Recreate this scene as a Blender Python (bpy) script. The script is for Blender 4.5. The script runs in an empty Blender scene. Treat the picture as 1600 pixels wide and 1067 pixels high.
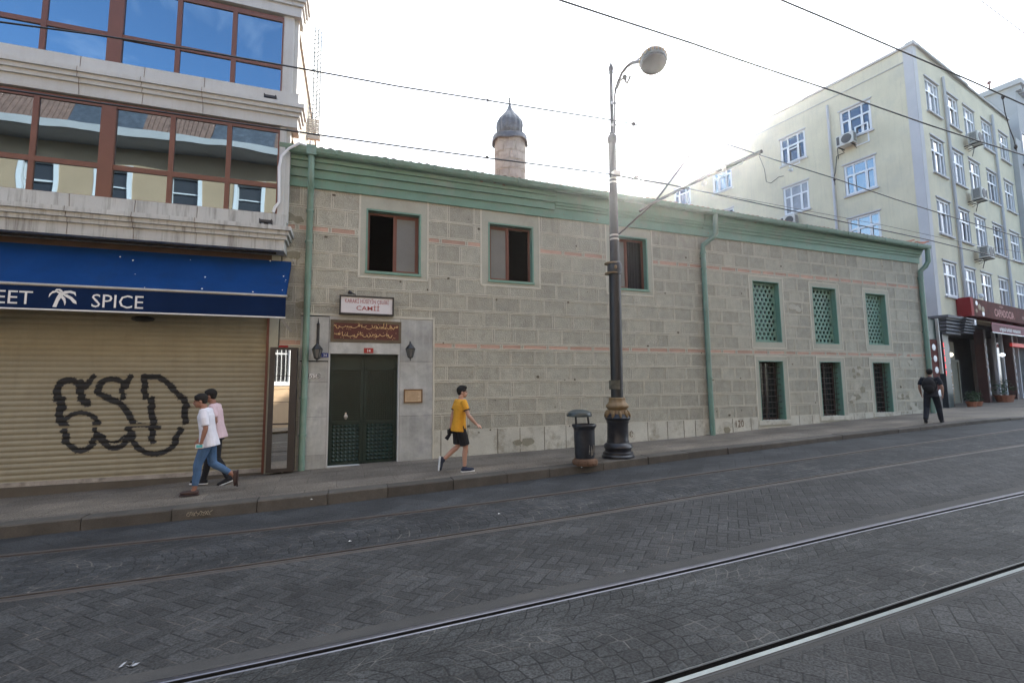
import bpy, bmesh, math, random
from mathutils import Vector, Matrix, noise
R_ = math.radians
random.seed(7)
sc = bpy.context.scene
col = sc.collection
# ------------------------------------------------------------------ camera
CH = 1.95                                   # eye height above the road beside the camera
FPX, PIT, ROL = 733.4, R_(5.50), R_(-0.585)
fw = Vector((0, math.cos(PIT), math.sin(PIT))); up0 = Vector((0, -math.sin(PIT), math.cos(PIT))); rt0 = Vector((1, 0, 0))
RT = math.cos(ROL)*rt0 + math.sin(ROL)*up0
UP = -math.sin(ROL)*rt0 + math.cos(ROL)*up0
cam = bpy.data.cameras.new('camera'); camo = bpy.data.objects.new('camera', cam); col.objects.link(camo)
cam.sensor_width = 36; cam.lens = FPX/1600*36; cam.clip_end = 900; cam.clip_start = .05
m = Matrix((RT, UP, -fw)).transposed().to_4x4(); m.translation = (0, 0, CH); camo.matrix_world = m
sc.camera = camo
def ray(x, y): return fw*FPX + RT*(x-800) + UP*(533.5-y)
# ------------------------------------------------------------------ light
SUN_PX = (1080, 232)
sd = ray(*SUN_PX).normalized(); sun_el = math.asin(sd.z); sun_az = math.atan2(sd.x, sd.y)
sl = bpy.data.lights.new('sun', 'SUN'); sl.energy = 4.0; sl.angle = R_(.6); sl.color = (1, .93, .82)
so = bpy.data.objects.new('sun', sl); col.objects.link(so); so.rotation_euler = sd.to_track_quat('Z', 'Y').to_euler()
w = bpy.data.worlds.new('World'); sc.world = w; w.use_nodes = True
nt = w.node_tree; nt.nodes.clear(); N = nt.nodes.new; LK = nt.links.new
out = N('ShaderNodeOutputWorld'); bg = N('ShaderNodeBackground'); sky = N('ShaderNodeTexSky')
sky.sky_type = 'NISHITA'; sky.sun_disc = False; sky.sun_elevation = sun_el; sky.sun_rotation = sun_az
sky.air_density = 1.0; sky.dust_density = .8; sky.ozone_density = 2.2
tc = N('ShaderNodeTexCoord'); mp = N('ShaderNodeMapping'); mp.inputs['Scale'].default_value = (1.2, 1.2, 3.2)
nz = N('ShaderNodeTexNoise'); nz.inputs['Scale'].default_value = 2.2; nz.inputs['Detail'].default_value = 7; nz.inputs['Roughness'].default_value = .62; nz.inputs['Distortion'].default_value = .6
rp = N('ShaderNodeMapRange'); rp.inputs['From Min'].default_value = .54; rp.inputs['From Max'].default_value = .85; rp.inputs['To Max'].default_value = .40
dt = N('ShaderNodeVectorMath'); dt.operation = 'DOT_PRODUCT'; dt.inputs[1].default_value = tuple(sd)
r2 = N('ShaderNodeMapRange'); r2.interpolation_type = 'SMOOTHSTEP'; r2.inputs['From Min'].default_value = -.1; r2.inputs['From Max'].default_value = .75; r2.inputs['To Max'].default_value = .92
mx = N('ShaderNodeMath'); mx.operation = 'MAXIMUM'
cm = N('ShaderNodeMix'); cm.data_type = 'RGBA'; cm.inputs['B'].default_value = (7.5, 7.9, 8.6, 1)
LK(tc.outputs['Generated'], mp.inputs['Vector']); LK(mp.outputs[0], nz.inputs['Vector']); LK(nz.outputs['Fac'], rp.inputs['Value'])
LK(tc.outputs['Generated'], dt.inputs[0]); LK(dt.outputs['Value'], r2.inputs['Value'])
LK(rp.outputs[0], mx.inputs[0]); LK(r2.outputs[0], mx.inputs[1]); LK(mx.outputs[0], cm.inputs['Factor']); hs = N('ShaderNodeHueSaturation'); hs.inputs['Saturation'].default_value = 1.1; LK(sky.outputs[0], hs.inputs['Color']); LK(hs.outputs[0], cm.inputs['A'])
LK(cm.outputs['Result'], bg.inputs['Color']); bg.inputs['Strength'].default_value = .15; LK(bg.outputs[0], out.inputs[0])
sc.view_settings.view_transform = 'Standard'; sc.view_settings.look = 'None'; sc.view_settings.gamma = 1
sc.view_settings.exposure = 1.6
sc.cycles.max_bounces = 6; sc.cycles.use_denoising = True
# ------------------------------------------------------------------ frames
class Frame:
    """x along a facade, y into it (away from the camera), z height relative to the camera's eye"""
    def __init__(s, O, az):
        s.az = R_(az); s.t = Vector((math.sin(s.az), math.cos(s.az), 0)); s.n = Vector((-math.cos(s.az), math.sin(s.az), 0))
        s.O = Vector((O[0], O[1], 0)); s.rz = math.pi/2 - s.az
    def W(s, x, y, z): return s.O + s.t*x + s.n*y + Vector((0, 0, z+CH))
    def px(s, x, y, off=0):
        d = ray(x, y); k = (s.O.dot(s.n)+off)/d.dot(s.n); p = d*k
        return (p-s.O).dot(s.t), p.z
    def inv(s, p):
        q = Vector(p)-s.O; return q.dot(s.t), q.dot(s.n), p[2]-CH
N0 = 11.35
RD = Frame((0, 0), 69.8)                       # road frame, y = distance across the street
MQ = Frame(tuple((RD.n*N0)[:2]), 69.8)         # mosque facade
LB = Frame(tuple((RD.n*N0 + RD.t*-1.9)[:2]), 71.2)   # shop building
YC = ray(1464, 480); YC = YC*(22/YC.y)
YB = Frame(tuple(YC[:2]), 60.13); YS = Frame(tuple(YC[:2]), 60.13-90)
# ------------------------------------------------------------------ mesh builder
class MB:
    def __init__(s): s.v = []; s.f = []; s.m = []; s.r = []
    def quad(s, pts, m=0, r=None):
        k = len(s.v); s.v += [tuple(p) for p in pts]; s.f.append(tuple(range(k, k+len(pts)))); s.m.append(m); s.r.append(random.random() if r is None else r)
    def rect(s, x0, x1, z0, z1, y=0, m=0, r=None): s.quad([(x0, y, z0), (x1, y, z0), (x1, y, z1), (x0, y, z1)], m, r)
    def box(s, x0, x1, y0, y1, z0, z1, m=0, r=None):
        if x1 < x0: x0, x1 = x1, x0
        if y1 < y0: y0, y1 = y1, y0
        if z1 < z0: z0, z1 = z1, z0
        k = len(s.v); s.v += [(x, y, z) for z in (z0, z1) for (x, y) in ((x0, y0), (x1, y0), (x1, y1), (x0, y1))]
        r = random.random() if r is None else r
        for f in ((3, 2, 1, 0), (4, 5, 6, 7), (0, 1, 5, 4), (1, 2, 6, 5), (2, 3, 7, 6), (3, 0, 4, 7)):
            s.f.append(tuple(k+i for i in f)); s.m.append(m); s.r.append(r)
        return s
    def bar(s, a, b, w, d=None, m=0):          # square bar between two points
        a = Vector(a); b = Vector(b); d = d or w; t = (b-a).normalized()
        u = t.cross(Vector((0, 1, 0)));
        if u.length < .1: u = t.cross(Vector((0, 0, 1)))
        u.normalize(); v = t.cross(u)
        k = len(s.v); r = random.random()
        for p in (a, b):
            for (i, j) in ((-1, -1), (1, -1), (1, 1), (-1, 1)): s.v.append(tuple(p+u*i*w/2+v*j*d/2))
        for f in ((3, 2, 1, 0), (4, 5, 6, 7), (0, 1, 5, 4), (1, 2, 6, 5), (2, 3, 7, 6), (3, 0, 4, 7)):
            s.f.append(tuple(k+i for i in f)); s.m.append(m); s.r.append(r)
        return s
    def tube(s, pts, rad, n=10, m=0, cap=True, side=None):
        pts = [Vector(p) for p in pts]; rads = rad if isinstance(rad, (list, tuple)) else [rad]*len(pts)
        k = len(s.v); prev = None; r = random.random()
        for i, p in enumerate(pts):
            t = (pts[min(i+1, len(pts)-1)]-pts[max(i-1, 0)]).normalized()
            if side is not None: u = Vector(side) - t*t.dot(Vector(side)); u.normalize()
            elif prev is None:
                u = t.orthogonal().normalized()
            else:
                u = prev - t*t.dot(prev); u.normalize()
            prev = u; v = t.cross(u)
            ra, rb = rads[i] if isinstance(rads[i], (list, tuple)) else (rads[i], rads[i])
            for j in range(n):
                a = 2*math.pi*j/n; s.v.append(tuple(p+u*math.cos(a)*ra+v*math.sin(a)*rb))
        for i in range(len(pts)-1):
            for j in range(n):
                a = k+i*n+j; b = k+i*n+(j+1) % n; s.f.append((a, b, b+n, a+n)); s.m.append(m); s.r.append(r)
        if cap:
            s.f.append(tuple(k+j for j in range(n))[::-1]); s.m.append(m); s.r.append(r)
            e = k+(len(pts)-1)*n; s.f.append(tuple(e+j for j in range(n))); s.m.append(m); s.r.append(r)
        return s
    def lathe(s, prof, c=(0, 0, 0), n=24, m=0, flute=0, fl=0, lean=(0, 0)):
        k = len(s.v); r = random.random(); z0 = prof[0][1]
        for (ra, z) in prof:
            for j in range(n):
                a = 2*math.pi*j/n; q = ra*(1+fl*abs(math.sin(a*flute/2)) if flute else 1)
                s.v.append((c[0]+q*math.cos(a)+lean[0]*(z-z0), c[1]+q*math.sin(a)+lean[1]*(z-z0), c[2]+z))
        for i in range(len(prof)-1):
            for j in range(n):
                a = k+i*n+j; b = k+i*n+(j+1) % n; s.f.append((a, b, b+n, a+n)); s.m.append(m); s.r.append(r)
        s.f.append(tuple(k+j for j in range(n))[::-1]); s.m.append(m); s.r.append(r)
        e = k+(len(prof)-1)*n; s.f.append(tuple(e+j for j in range(n))); s.m.append(m); s.r.append(r)
        return s
    def ell(s, c, rad, n=14, m=0, rot=None):
        k = len(s.v); r = random.random(); h = n//2; c = Vector(c)
        for i in range(h+1):
            ph = math.pi*i/h
            for j in range(n):
                a = 2*math.pi*j/n; p = Vector((rad[0]*math.sin(ph)*math.cos(a), rad[1]*math.sin(ph)*math.sin(a), rad[2]*math.cos(ph)))
                if rot is not None: p = rot @ p
                s.v.append(tuple(c+p))
        for i in range(h):
            for j in range(n):
                a = k+i*n+j; b = k+i*n+(j+1) % n; s.f.append((a, a+n, b+n, b)); s.m.append(m); s.r.append(r)
        return s
    def extr(s, prof, x0, x1, m=0, closed=True, ms=None, cap=True):      # profile of (y,z) extruded along x
        n = len(prof); k = len(s.v)
        for x in (x0, x1): s.v += [(x, y, z) for y, z in prof]
        for i in range(n if closed else n-1):
            j = (i+1) % n; s.f.append((k+i, k+j, k+n+j, k+n+i)); s.m.append(ms[i] if ms else m); s.r.append(random.random())
        if closed and cap:
            s.f.append(tuple(k+i for i in range(n))); s.m.append(m); s.r.append(.5)
            s.f.append(tuple(k+n+i for i in range(n))[::-1]); s.m.append(m); s.r.append(.5)
        return s
    def poly(s, pts, y0, y1, m=0, flat=False):        # outline in xz with thickness
        k = len(s.v); n = len(pts); s.v += [(x, y0, z) for x, z in pts]
        s.f.append(tuple(range(k, k+n))); s.m.append(m); s.r.append(.5)
        if not flat:
            s.v += [(x, y1, z) for x, z in pts]
            s.f.append(tuple(range(k+n, k+2*n))[::-1]); s.m.append(m); s.r.append(.5)
            for i in range(n):
                j = (i+1) % n; s.f.append((k+i, k+n+i, k+n+j, k+j)); s.m.append(m); s.r.append(.5)
        return s
    def text(s, txt, size, fn, depth=0, m=0, sx=1, bold=0, align='CENTER', shear=0):
        cu = bpy.data.curves.new('t', 'FONT'); cu.body = txt; cu.size = size; cu.align_x = align; cu.resolution_u = 2; cu.offset = bold; cu.shear = shear
        o = bpy.data.objects.new('t', cu); me = bpy.data.meshes.new_from_object(o)
        k = len(s.v); s.v += [tuple(fn(v.co.x*sx, v.co.y)) for v in me.vertices]
        for p in me.polygons: s.f.append(tuple(k+i for i in p.vertices)); s.m.append(m); s.r.append(.5)
        bpy.data.objects.remove(o); bpy.data.meshes.remove(me); bpy.data.curves.remove(cu)
        return s
    def mesh(s, name, mats, org=(0, 0, 0), smooth=False):
        me = bpy.data.meshes.new(name); o = Vector(org)
        me.from_pydata([(v[0]-o.x, v[1]-o.y, v[2]-o.z) for v in s.v], [], s.f)
        for mt in mats: me.materials.append(mt)
        me.polygons.foreach_set('material_index', s.m)
        at = me.attributes.new('rnd', 'FLOAT', 'FACE'); at.data.foreach_set('value', s.r)
        if smooth: me.polygons.foreach_set('use_smooth', [True]*len(me.polygons))
        me.update()
        return me
def fixn(me):
    b = bmesh.new(); b.from_mesh(me); bmesh.ops.recalc_face_normals(b, faces=b.faces); b.to_mesh(me); b.free()
def tag(o, label=None, cat=None, group=None, kind=None):
    if label: o['label'] = label
    if cat: o['category'] = cat
    if group: o['group'] = group
    if kind: o['kind'] = kind
    return o
class Thing:
    def __init__(s, F, org, name, label, cat, group=None, rz=0):
        s.F = F; s.org = org; s.e = bpy.data.objects.new(name, None); col.objects.link(s.e); s.e.empty_display_size = .2
        s.e.location = F.W(*org); s.e.rotation_euler = (0, 0, F.rz+rz); tag(s.e, label, cat, group)
    def part(s, name, mb, mats, parent=None, smooth=False, label=None, norm=True, kind=None, bevel=0):
        if not isinstance(mats, (list, tuple)): mats = [mats]
        me = mb.mesh(name, mats, s.org, smooth)
        if norm: fixn(me)
        if smooth: sharp(me)
        o = bpy.data.objects.new(name, me); col.objects.link(o); o.parent = parent or s.e
        if label: o['label'] = label
        if kind: o['kind'] = kind
        if bevel:
            bv = o.modifiers.new('bevel', 'BEVEL'); bv.width = bevel; bv.segments = 2; bv.limit_method = 'ANGLE'
        return o
def sharp(me, ang=40):
    b = bmesh.new(); b.from_mesh(me)
    for e in b.edges:
        if len(e.link_faces) == 2 and e.calc_face_angle(0) > R_(ang): e.smooth = False
    b.to_mesh(me); b.free()
def solo(F, org, name, mb, mats, label=None, cat=None, group=None, kind=None, smooth=False, norm=True):
    if not isinstance(mats, (list, tuple)): mats = [mats]
    me = mb.mesh(name, mats, org, smooth)
    if norm: fixn(me)
    if smooth: sharp(me)
    o = bpy.data.objects.new(name, me); col.objects.link(o); o.location = F.W(*org); o.rotation_euler = (0, 0, F.rz)
    return tag(o, label, cat, group, kind)
def copy_tree(o, parent=None):
    c = o.copy(); col.objects.link(c)
    if parent is not None: c.parent = parent
    for ch in list(o.children): copy_tree(ch, c)
    return c
def subtract(rects, holes):
    out = list(rects)
    for (a0, a1, b0, b1) in holes:
        nx = []
        for (x0, x1, z0, z1) in out:
            if x1 <= a0 or x0 >= a1 or z1 <= b0 or z0 >= b1: nx.append((x0, x1, z0, z1)); continue
            if x0 < a0: nx.append((x0, a0, z0, z1))
            if x1 > a1: nx.append((a1, x1, z0, z1))
            c0, c1 = max(x0, a0), min(x1, a1)
            if z0 < b0: nx.append((c0, c1, z0, b0))
            if z1 > b1: nx.append((c0, c1, b1, z1))
        out = nx
    return [r for r in out if r[1]-r[0] > .004 and r[3]-r[2] > .004]
# ------------------------------------------------------------------ materials
def mat(name, c, rough=.8, var=.12, scale=2.5, fine=.06, fscale=60, bump=.15, bscale=60, bdist=.01, metal=0, spec=.5, streak=0, scol=None, rndv=0, stain=None, stscale=1.2, stfac=.5, coat=0):
    M = bpy.data.materials.new(name); M.use_nodes = True; t = M.node_tree; P = t.nodes['Principled BSDF']; n = t.nodes.new; L = t.links.new
    P.inputs['Roughness'].default_value = rough; P.inputs['Metallic'].default_value = metal; P.inputs['Specular IOR Level'].default_value = spec; P.inputs['Coat Weight'].default_value = coat
    tc = n('ShaderNodeTexCoord'); co = tc.outputs['Object']
    def noi(s, vec=co, det=4, ro=.6):
        q = n('ShaderNodeTexNoise'); q.inputs['Scale'].default_value = s; q.inputs['Detail'].default_value = det; q.inputs['Roughness'].default_value = ro; L(vec, q.inputs['Vector']); return q.outputs['Fac']
    def mr(src, a, b, c_, d):
        q = n('ShaderNodeMapRange'); q.inputs['From Min'].default_value = a; q.inputs['From Max'].default_value = b; q.inputs['To Min'].default_value = c_; q.inputs['To Max'].default_value = d; L(src, q.inputs['Value']); return q.outputs[0]
    def mul(a, b):
        q = n('ShaderNodeMath'); q.operation = 'MULTIPLY'; L(a, q.inputs[0]); L(b, q.inputs[1]); return q.outputs[0]
    f = mul(mr(noi(scale), .3, .7, 1-var, 1+var), mr(noi(fscale), .3, .7, 1-fine, 1+fine))
    if rndv:
        a = n('ShaderNodeAttribute'); a.attribute_name = 'rnd'; f = mul(f, mr(a.outputs['Fac'], 0, 1, 1-rndv, 1+rndv))
    h = n('ShaderNodeVectorMath'); h.operation = 'SCALE'; h.inputs[0].default_value = c; L(f, h.inputs['Scale']); cc = h.outputs[0]
    if stain:
        mxx = n('ShaderNodeMix'); mxx.data_type = 'RGBA'; L(cc, mxx.inputs['A']); mxx.inputs['B'].default_value = (*stain, 1)
        L(mr(noi(stscale, det=8, ro=.7), .5, .72, 0, stfac), mxx.inputs['Factor']); cc = mxx.outputs['Result']
    if streak:
        mpn = n('ShaderNodeMapping'); mpn.inputs['Scale'].default_value = (6, 6, .35); L(co, mpn.inputs['Vector'])
        mxx = n('ShaderNodeMix'); mxx.data_type = 'RGBA'; L(cc, mxx.inputs['A']); mxx.inputs['B'].default_value = (*(scol or (.03, .025, .02)), 1)
        L(mr(noi(1.6, mpn.outputs[0], 6, .7), .5, .75, 0, streak), mxx.inputs['Factor']); cc = mxx.outputs['Result']
    L(cc, P.inputs['Base Color'])
    if bump:
        b = n('ShaderNodeBump'); b.inputs['Strength'].default_value = bump; b.inputs['Distance'].default_value = bdist; L(noi(bscale, det=5), b.inputs['Height']); L(b.outputs[0], P.inputs['Normal'])
    return M
def glass(name, tint, rough=.02, wob=.0, wscale=1.2, metal=1.0):
    M = bpy.data.materials.new(name); M.use_nodes = True; t = M.node_tree; P = t.nodes['Principled BSDF']; n = t.nodes.new; L = t.links.new
    P.inputs['Base Color'].default_value = (*tint, 1); P.inputs['Metallic'].default_value = metal; P.inputs['Roughness'].default_value = rough
    if wob:
        tc = n('ShaderNodeTexCoord'); q = n('ShaderNodeTexNoise'); q.inputs['Scale'].default_value = wscale; q.inputs['Detail'].default_value = 1; L(tc.outputs['Object'], q.inputs['Vector'])
        b = n('ShaderNodeBump'); b.inputs['Strength'].default_value = 1; b.inputs['Distance'].default_value = wob; L(q.outputs['Fac'], b.inputs['Height']); L(b.outputs[0], P.inputs['Normal'])
    return M
def emis(name, c, s):
    M = bpy.data.materials.new(name); M.use_nodes = True; P = M.node_tree.nodes['Principled BSDF']; P.inputs['Base Color'].default_value = (*c, 1)
    P.inputs['Emission Color'].default_value = (*c, 1); P.inputs['Emission Strength'].default_value = s; return M
m_stone = mat('grey_ashlar', (.365, .358, .295), .9, .15, 4.5, .26, 42, .8, 32, .02, rndv=.12, streak=.22, scol=(.22, .20, .165), stain=(.29, .27, .21), stscale=.7, stfac=.45)
m_brick = mat('brick_band', (.46, .31, .24), .9, .15, 2, .12, 50, .4, 50, .01, rndv=.12)
m_mort = mat('mortar', (.545, .53, .445), .95, .1, 2, .08, 70, .3, 70, .006, stain=(.3, .26, .2), stscale=1)
m_plast = mat('surround_plaster', (.395, .40, .33), .92, .08, 1.5, .1, 70, .3, 60, .006, stain=(.27, .24, .19), stscale=.9)
m_lime = mat('limestone_base', (.52, .515, .44), .9, .12, 1.6, .08, 40, .4, 30, .012, rndv=.08, stain=(.14, .11, .06), stscale=2.2, stfac=.8)
m_joint_shade = mat('dark_joint_and_gap_shade', (.10, .085, .065), .95)
m_marb = mat('grey_marble', (.39, .405, .385), .45, .3, 1.6, .05, 60, .05, 60, rndv=.16, stfac=.85, stain=(.24, .25, .265), stscale=1.7, streak=.35, scol=(.62, .62, .62))
m_green = mat('green_paint', (.15, .285, .22), .55, .1, 1.2, .05, 40, .12, 30, .006, streak=.3, scol=(.17, .22, .17), stain=(.24, .27, .23), stscale=2.2, stfac=.6)
m_greenp = mat('green_pipe', (.155, .265, .21), .45, .12, 2, .05, 40, .05, 30, .004, streak=.5, scol=(.20, .20, .16), stain=(.26, .30, .27), stscale=3, stfac=.5)
m_doorg = mat('dark_green_metal', (.006, .022, .016), .45, .15, 3, .08, 50, .1, 60, .003)
m_black = mat('black_metal', (.012, .013, .015), .45, .2, 5, .1, 80, .1, 80, .002)
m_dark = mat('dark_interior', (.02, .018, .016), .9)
m_brown = mat('brown_aluminium', (.16, .065, .038), .45, .08, 2, .04, 60, .03, 60)
m_brown2 = mat('brown_window_frame', (.15, .05, .03), .5, .1, 2, .04, 60)
m_dkbr = mat('dark_brown_frame', (.045, .025, .018), .6, .2, 4)
m_terra = mat('terracotta_tile', (.33, .13, .07), .9, .25, 6, .15, 50, .3, 40, rndv=.15, stain=(.1, .08, .06), stscale=4, stfac=.6)
m_frost = mat('frosted_pane', (.15, .16, .16), .3, .08, 2, bump=0)
m_pane = glass('window_pane', (.44, .42, .40), .03, .0006, 2)
m_darkpane = mat('dark_pane', (.02, .02, .022), .12, 0, spec=.6, bump=0)
m_shop = glass('reflective_glazing', (.225, .30, .36), .012, .006, .75)
m_mirror = glass('mirror_glass', (.78, .78, .76), .02, .0008, 1.2)
m_cream = mat('pale_stucco', (.49, .505, .49), .75, .06, 1.5, .04, 70, .1, 70, .004, streak=.16, scol=(.22, .17, .12), stain=(.42, .40, .35), stscale=.8)
m_dirty = mat('stained_stucco', (.48, .49, .465), .8, .08, 1.5, .05, 70, .1, 70, .004, streak=.8, scol=(.07, .055, .04))
m_shut = mat('beige_shutter', (.285, .258, .178), .6, .1, 1.1, .05, 60, .05, 60, .003, streak=.12, stain=(.21, .18, .12), stscale=1.2, stfac=.5)
m_paint = mat('black_spray', (.018, .018, .018), .75, .3, 8)
m_awn = mat('blue_awning', (.006, .040, .145), .85, .12, 1.5, .04, 60, .2, 8, .01, stain=(.012, .03, .07), stscale=1.3, stfac=.5, spec=.1)
m_awn2 = mat('navy_valance', (.006, .018, .06), .9, .15, 2, .05, 60, .1, 8, .01, spec=.1)
m_white = mat('white_lettering', (.72, .72, .70), .7, .05)
m_alu = mat('worn_aluminium', (.42, .40, .36), .45, .1, 3, metal=.5)
m_yell = mat('yellow_render', (.57, .515, .375), .9, .09, .6, .04, 60, .2, 60, .005, stain=(.42, .405, .33), stscale=.5, stfac=.6, streak=.34, scol=(.33, .31, .25))
m_quoin = mat('lavender_quoin', (.46, .45, .455), .85, .06, 1, .04, 60)
m_greyb = mat('grey_render', (.37, .365, .36), .85, .08, .7)
m_wf = mat('white_upvc', (.68, .69, .70), .4, .03, 2, bump=0)
m_acm = mat('ac_casing', (.50, .49, .45), .55, .08, 3)
m_signr = mat('dark_red_sign', (.085, .02, .016), .8, .3, 2, spec=.15)
m_red = mat('red_panel', (.26, .014, .014), .8, .1, 2)
m_neon = emis('red_led', (.8, .012, .01), .7)
m_steel = mat('rail_steel', (.25, .27, .265), .42, .15, 4, .05, 60, .05, 60, .002, metal=1)
m_rust = mat('dull_rail', (.07, .06, .055), .6, .2, 3, .1, 60, .2, 60, .002, metal=.3)
m_kerb = mat('kerb_stone', (.075, .068, .058), .85, .22, 2.2, .14, 50, .4, 40, .008, rndv=.2, stain=(.05, .045, .035), stscale=2, stfac=.6)
m_conc = mat('rail_concrete', (.044, .044, .043), .9, .2, 1.5, .2, 80, .5, 70, .008, stain=(.062, .056, .048), stscale=1.5)
m_tan = mat('tan_render', (.41, .295, .19), .9, .08, .6)
m_lead = mat('lead_sheet', (.085, .095, .11), .5, .25, 5, .1, 50, .3, 20, .01, metal=.5, stain=(.24, .26, .29), stscale=3)
m_cone = mat('minaret_stone', (.39, .36, .31), .9, .15, 2, .1, 50, .5, 20, .02, rndv=.12, stain=(.25, .2, .16), stscale=2.5, stfac=.6)
m_gold = mat('ochre_paint', (.21, .14, .065), .6, .25, 8, .1, 60, stain=(.1, .08, .06), stscale=8, stfac=.5)
m_polem = mat('blue_black_paint', (.016, .019, .026), .38, .25, 5, .1, 60, .15, 30, .003, stain=(.05, .05, .055), stscale=5, stfac=.4)
m_pole2 = mat('grey_post_paint', (.025, .025, .028), .45, .2, 3)
m_lamp = mat('lamp_lens', (.045, .035, .035), .25, .1, 4)
# ------------------------------------------------------------------ street levels (relative to the eye)
def interp(tab):
    def f(t):
        if t <= tab[0][0]: a, b = tab[0], tab[1]
        elif t >= tab[-1][0]: a, b = tab[-2], tab[-1]
        else:
            for a, b in zip(tab, tab[1:]):
                if a[0] <= t <= b[0]: break
        return a[1]+(b[1]-a[1])*(t-a[0])/(b[0]-a[0])
    def g(t):
        return sum(f(t+d) for d in (-.9, -.45, 0, .45, .9))/5
    return g
ZR = interp([(-60, -3.2), (-20, -2.4), (-11, -2.17), (-4.4, -2.041), (-.65, -1.994), (3.22, -1.867), (6.2, -1.732), (11.9, -1.505), (18.6, -1.289), (26, -1.13), (34, -.98), (60, -.4), (120, .9)])
ZK = interp([(-60, -3.03), (-20, -2.23), (-11, -2.0), (-4.4, -1.87), (-.67, -1.803), (3.26, -1.689), (6.26, -1.571), (12, -1.389), (18.5, -1.193), (20.3, -1.15), (21.2, -1.19), (25.5, -1.10), (26.5, -1.0), (34, -.84), (60, -.26), (120, 1.04)])
ZW = interp([(-60, -2.8), (-20, -2.1), (-6, -1.93), (-3.6, -1.87), (-1.5, -1.775), (-.73, -1.761), (-.09, -1.72), (2.19, -1.681), (5.2, -1.636), (10.2, -1.516), (12.8, -1.391), (20.4, -1.127), (24, -1.2), (30, -1.15), (40, -.95), (60, -.3), (120, .9)])
NK = 8.84
def ZP(t, n):
    u = (n-NK-.12)/(N0-NK-.12); u = max(0, min(1, u)); return ZK(t)*(1-u)+ZW(t)*u
def hit(x, y, zf, it=12):
    """point of the street surface seen at a place of the picture (used to measure where things stand)"""
    d = ray(x, y); z = -1.9
    for _ in range(it):
        p = d*(z/d.z); t, n = p.dot(RD.t), p.dot(RD.n); z = zf(t, n)
    return t, n
def quadfit(pts):
    # least-squares parabola n(t)
    import itertools
    S = [[0.0]*3 for _ in range(3)]; B = [0.0]*3
    for t, n in pts:
        b = (1, t, t*t)
        for i in range(3):
            B[i] += b[i]*n
            for j in range(3): S[i][j] += b[i]*b[j]
    M3 = Matrix(S).inverted(); c = M3 @ Vector(B)
    return lambda t: c[0]+c[1]*max(-8, min(t, 22))+c[2]*max(-8, min(t, 22))**2
RAILPX = [[(1080, 1067), (1330, 977), (1600, 880)], [(300, 1060), (500, 1013), (820, 940), (1000, 903), (1300, 840), (1600, 768)],
          [(0, 935), (400, 884), (800, 823), (1130, 768), (1600, 695)], [(0, 873), (420, 822), (800, 778), (1120, 740), (1600, 670)]]
zr2 = lambda t, n: ZR(t)
raw = [[hit(x, y, zr2) for x, y in l] for l in RAILPX]
r2f = quadfit(raw[1]); r3f = quadfit(raw[2]); r4f = quadfit(raw[3])
g1 = sum(r2f(t)-n for t, n in raw[0])/3
rails = [lambda t: r2f(t)-g1, r2f, r3f, r4f]
print('rails', [[round(f(t), 2) for t in (-3, 0, 5, 10, 18)] for f in rails], 'gauge1', g1)
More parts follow.
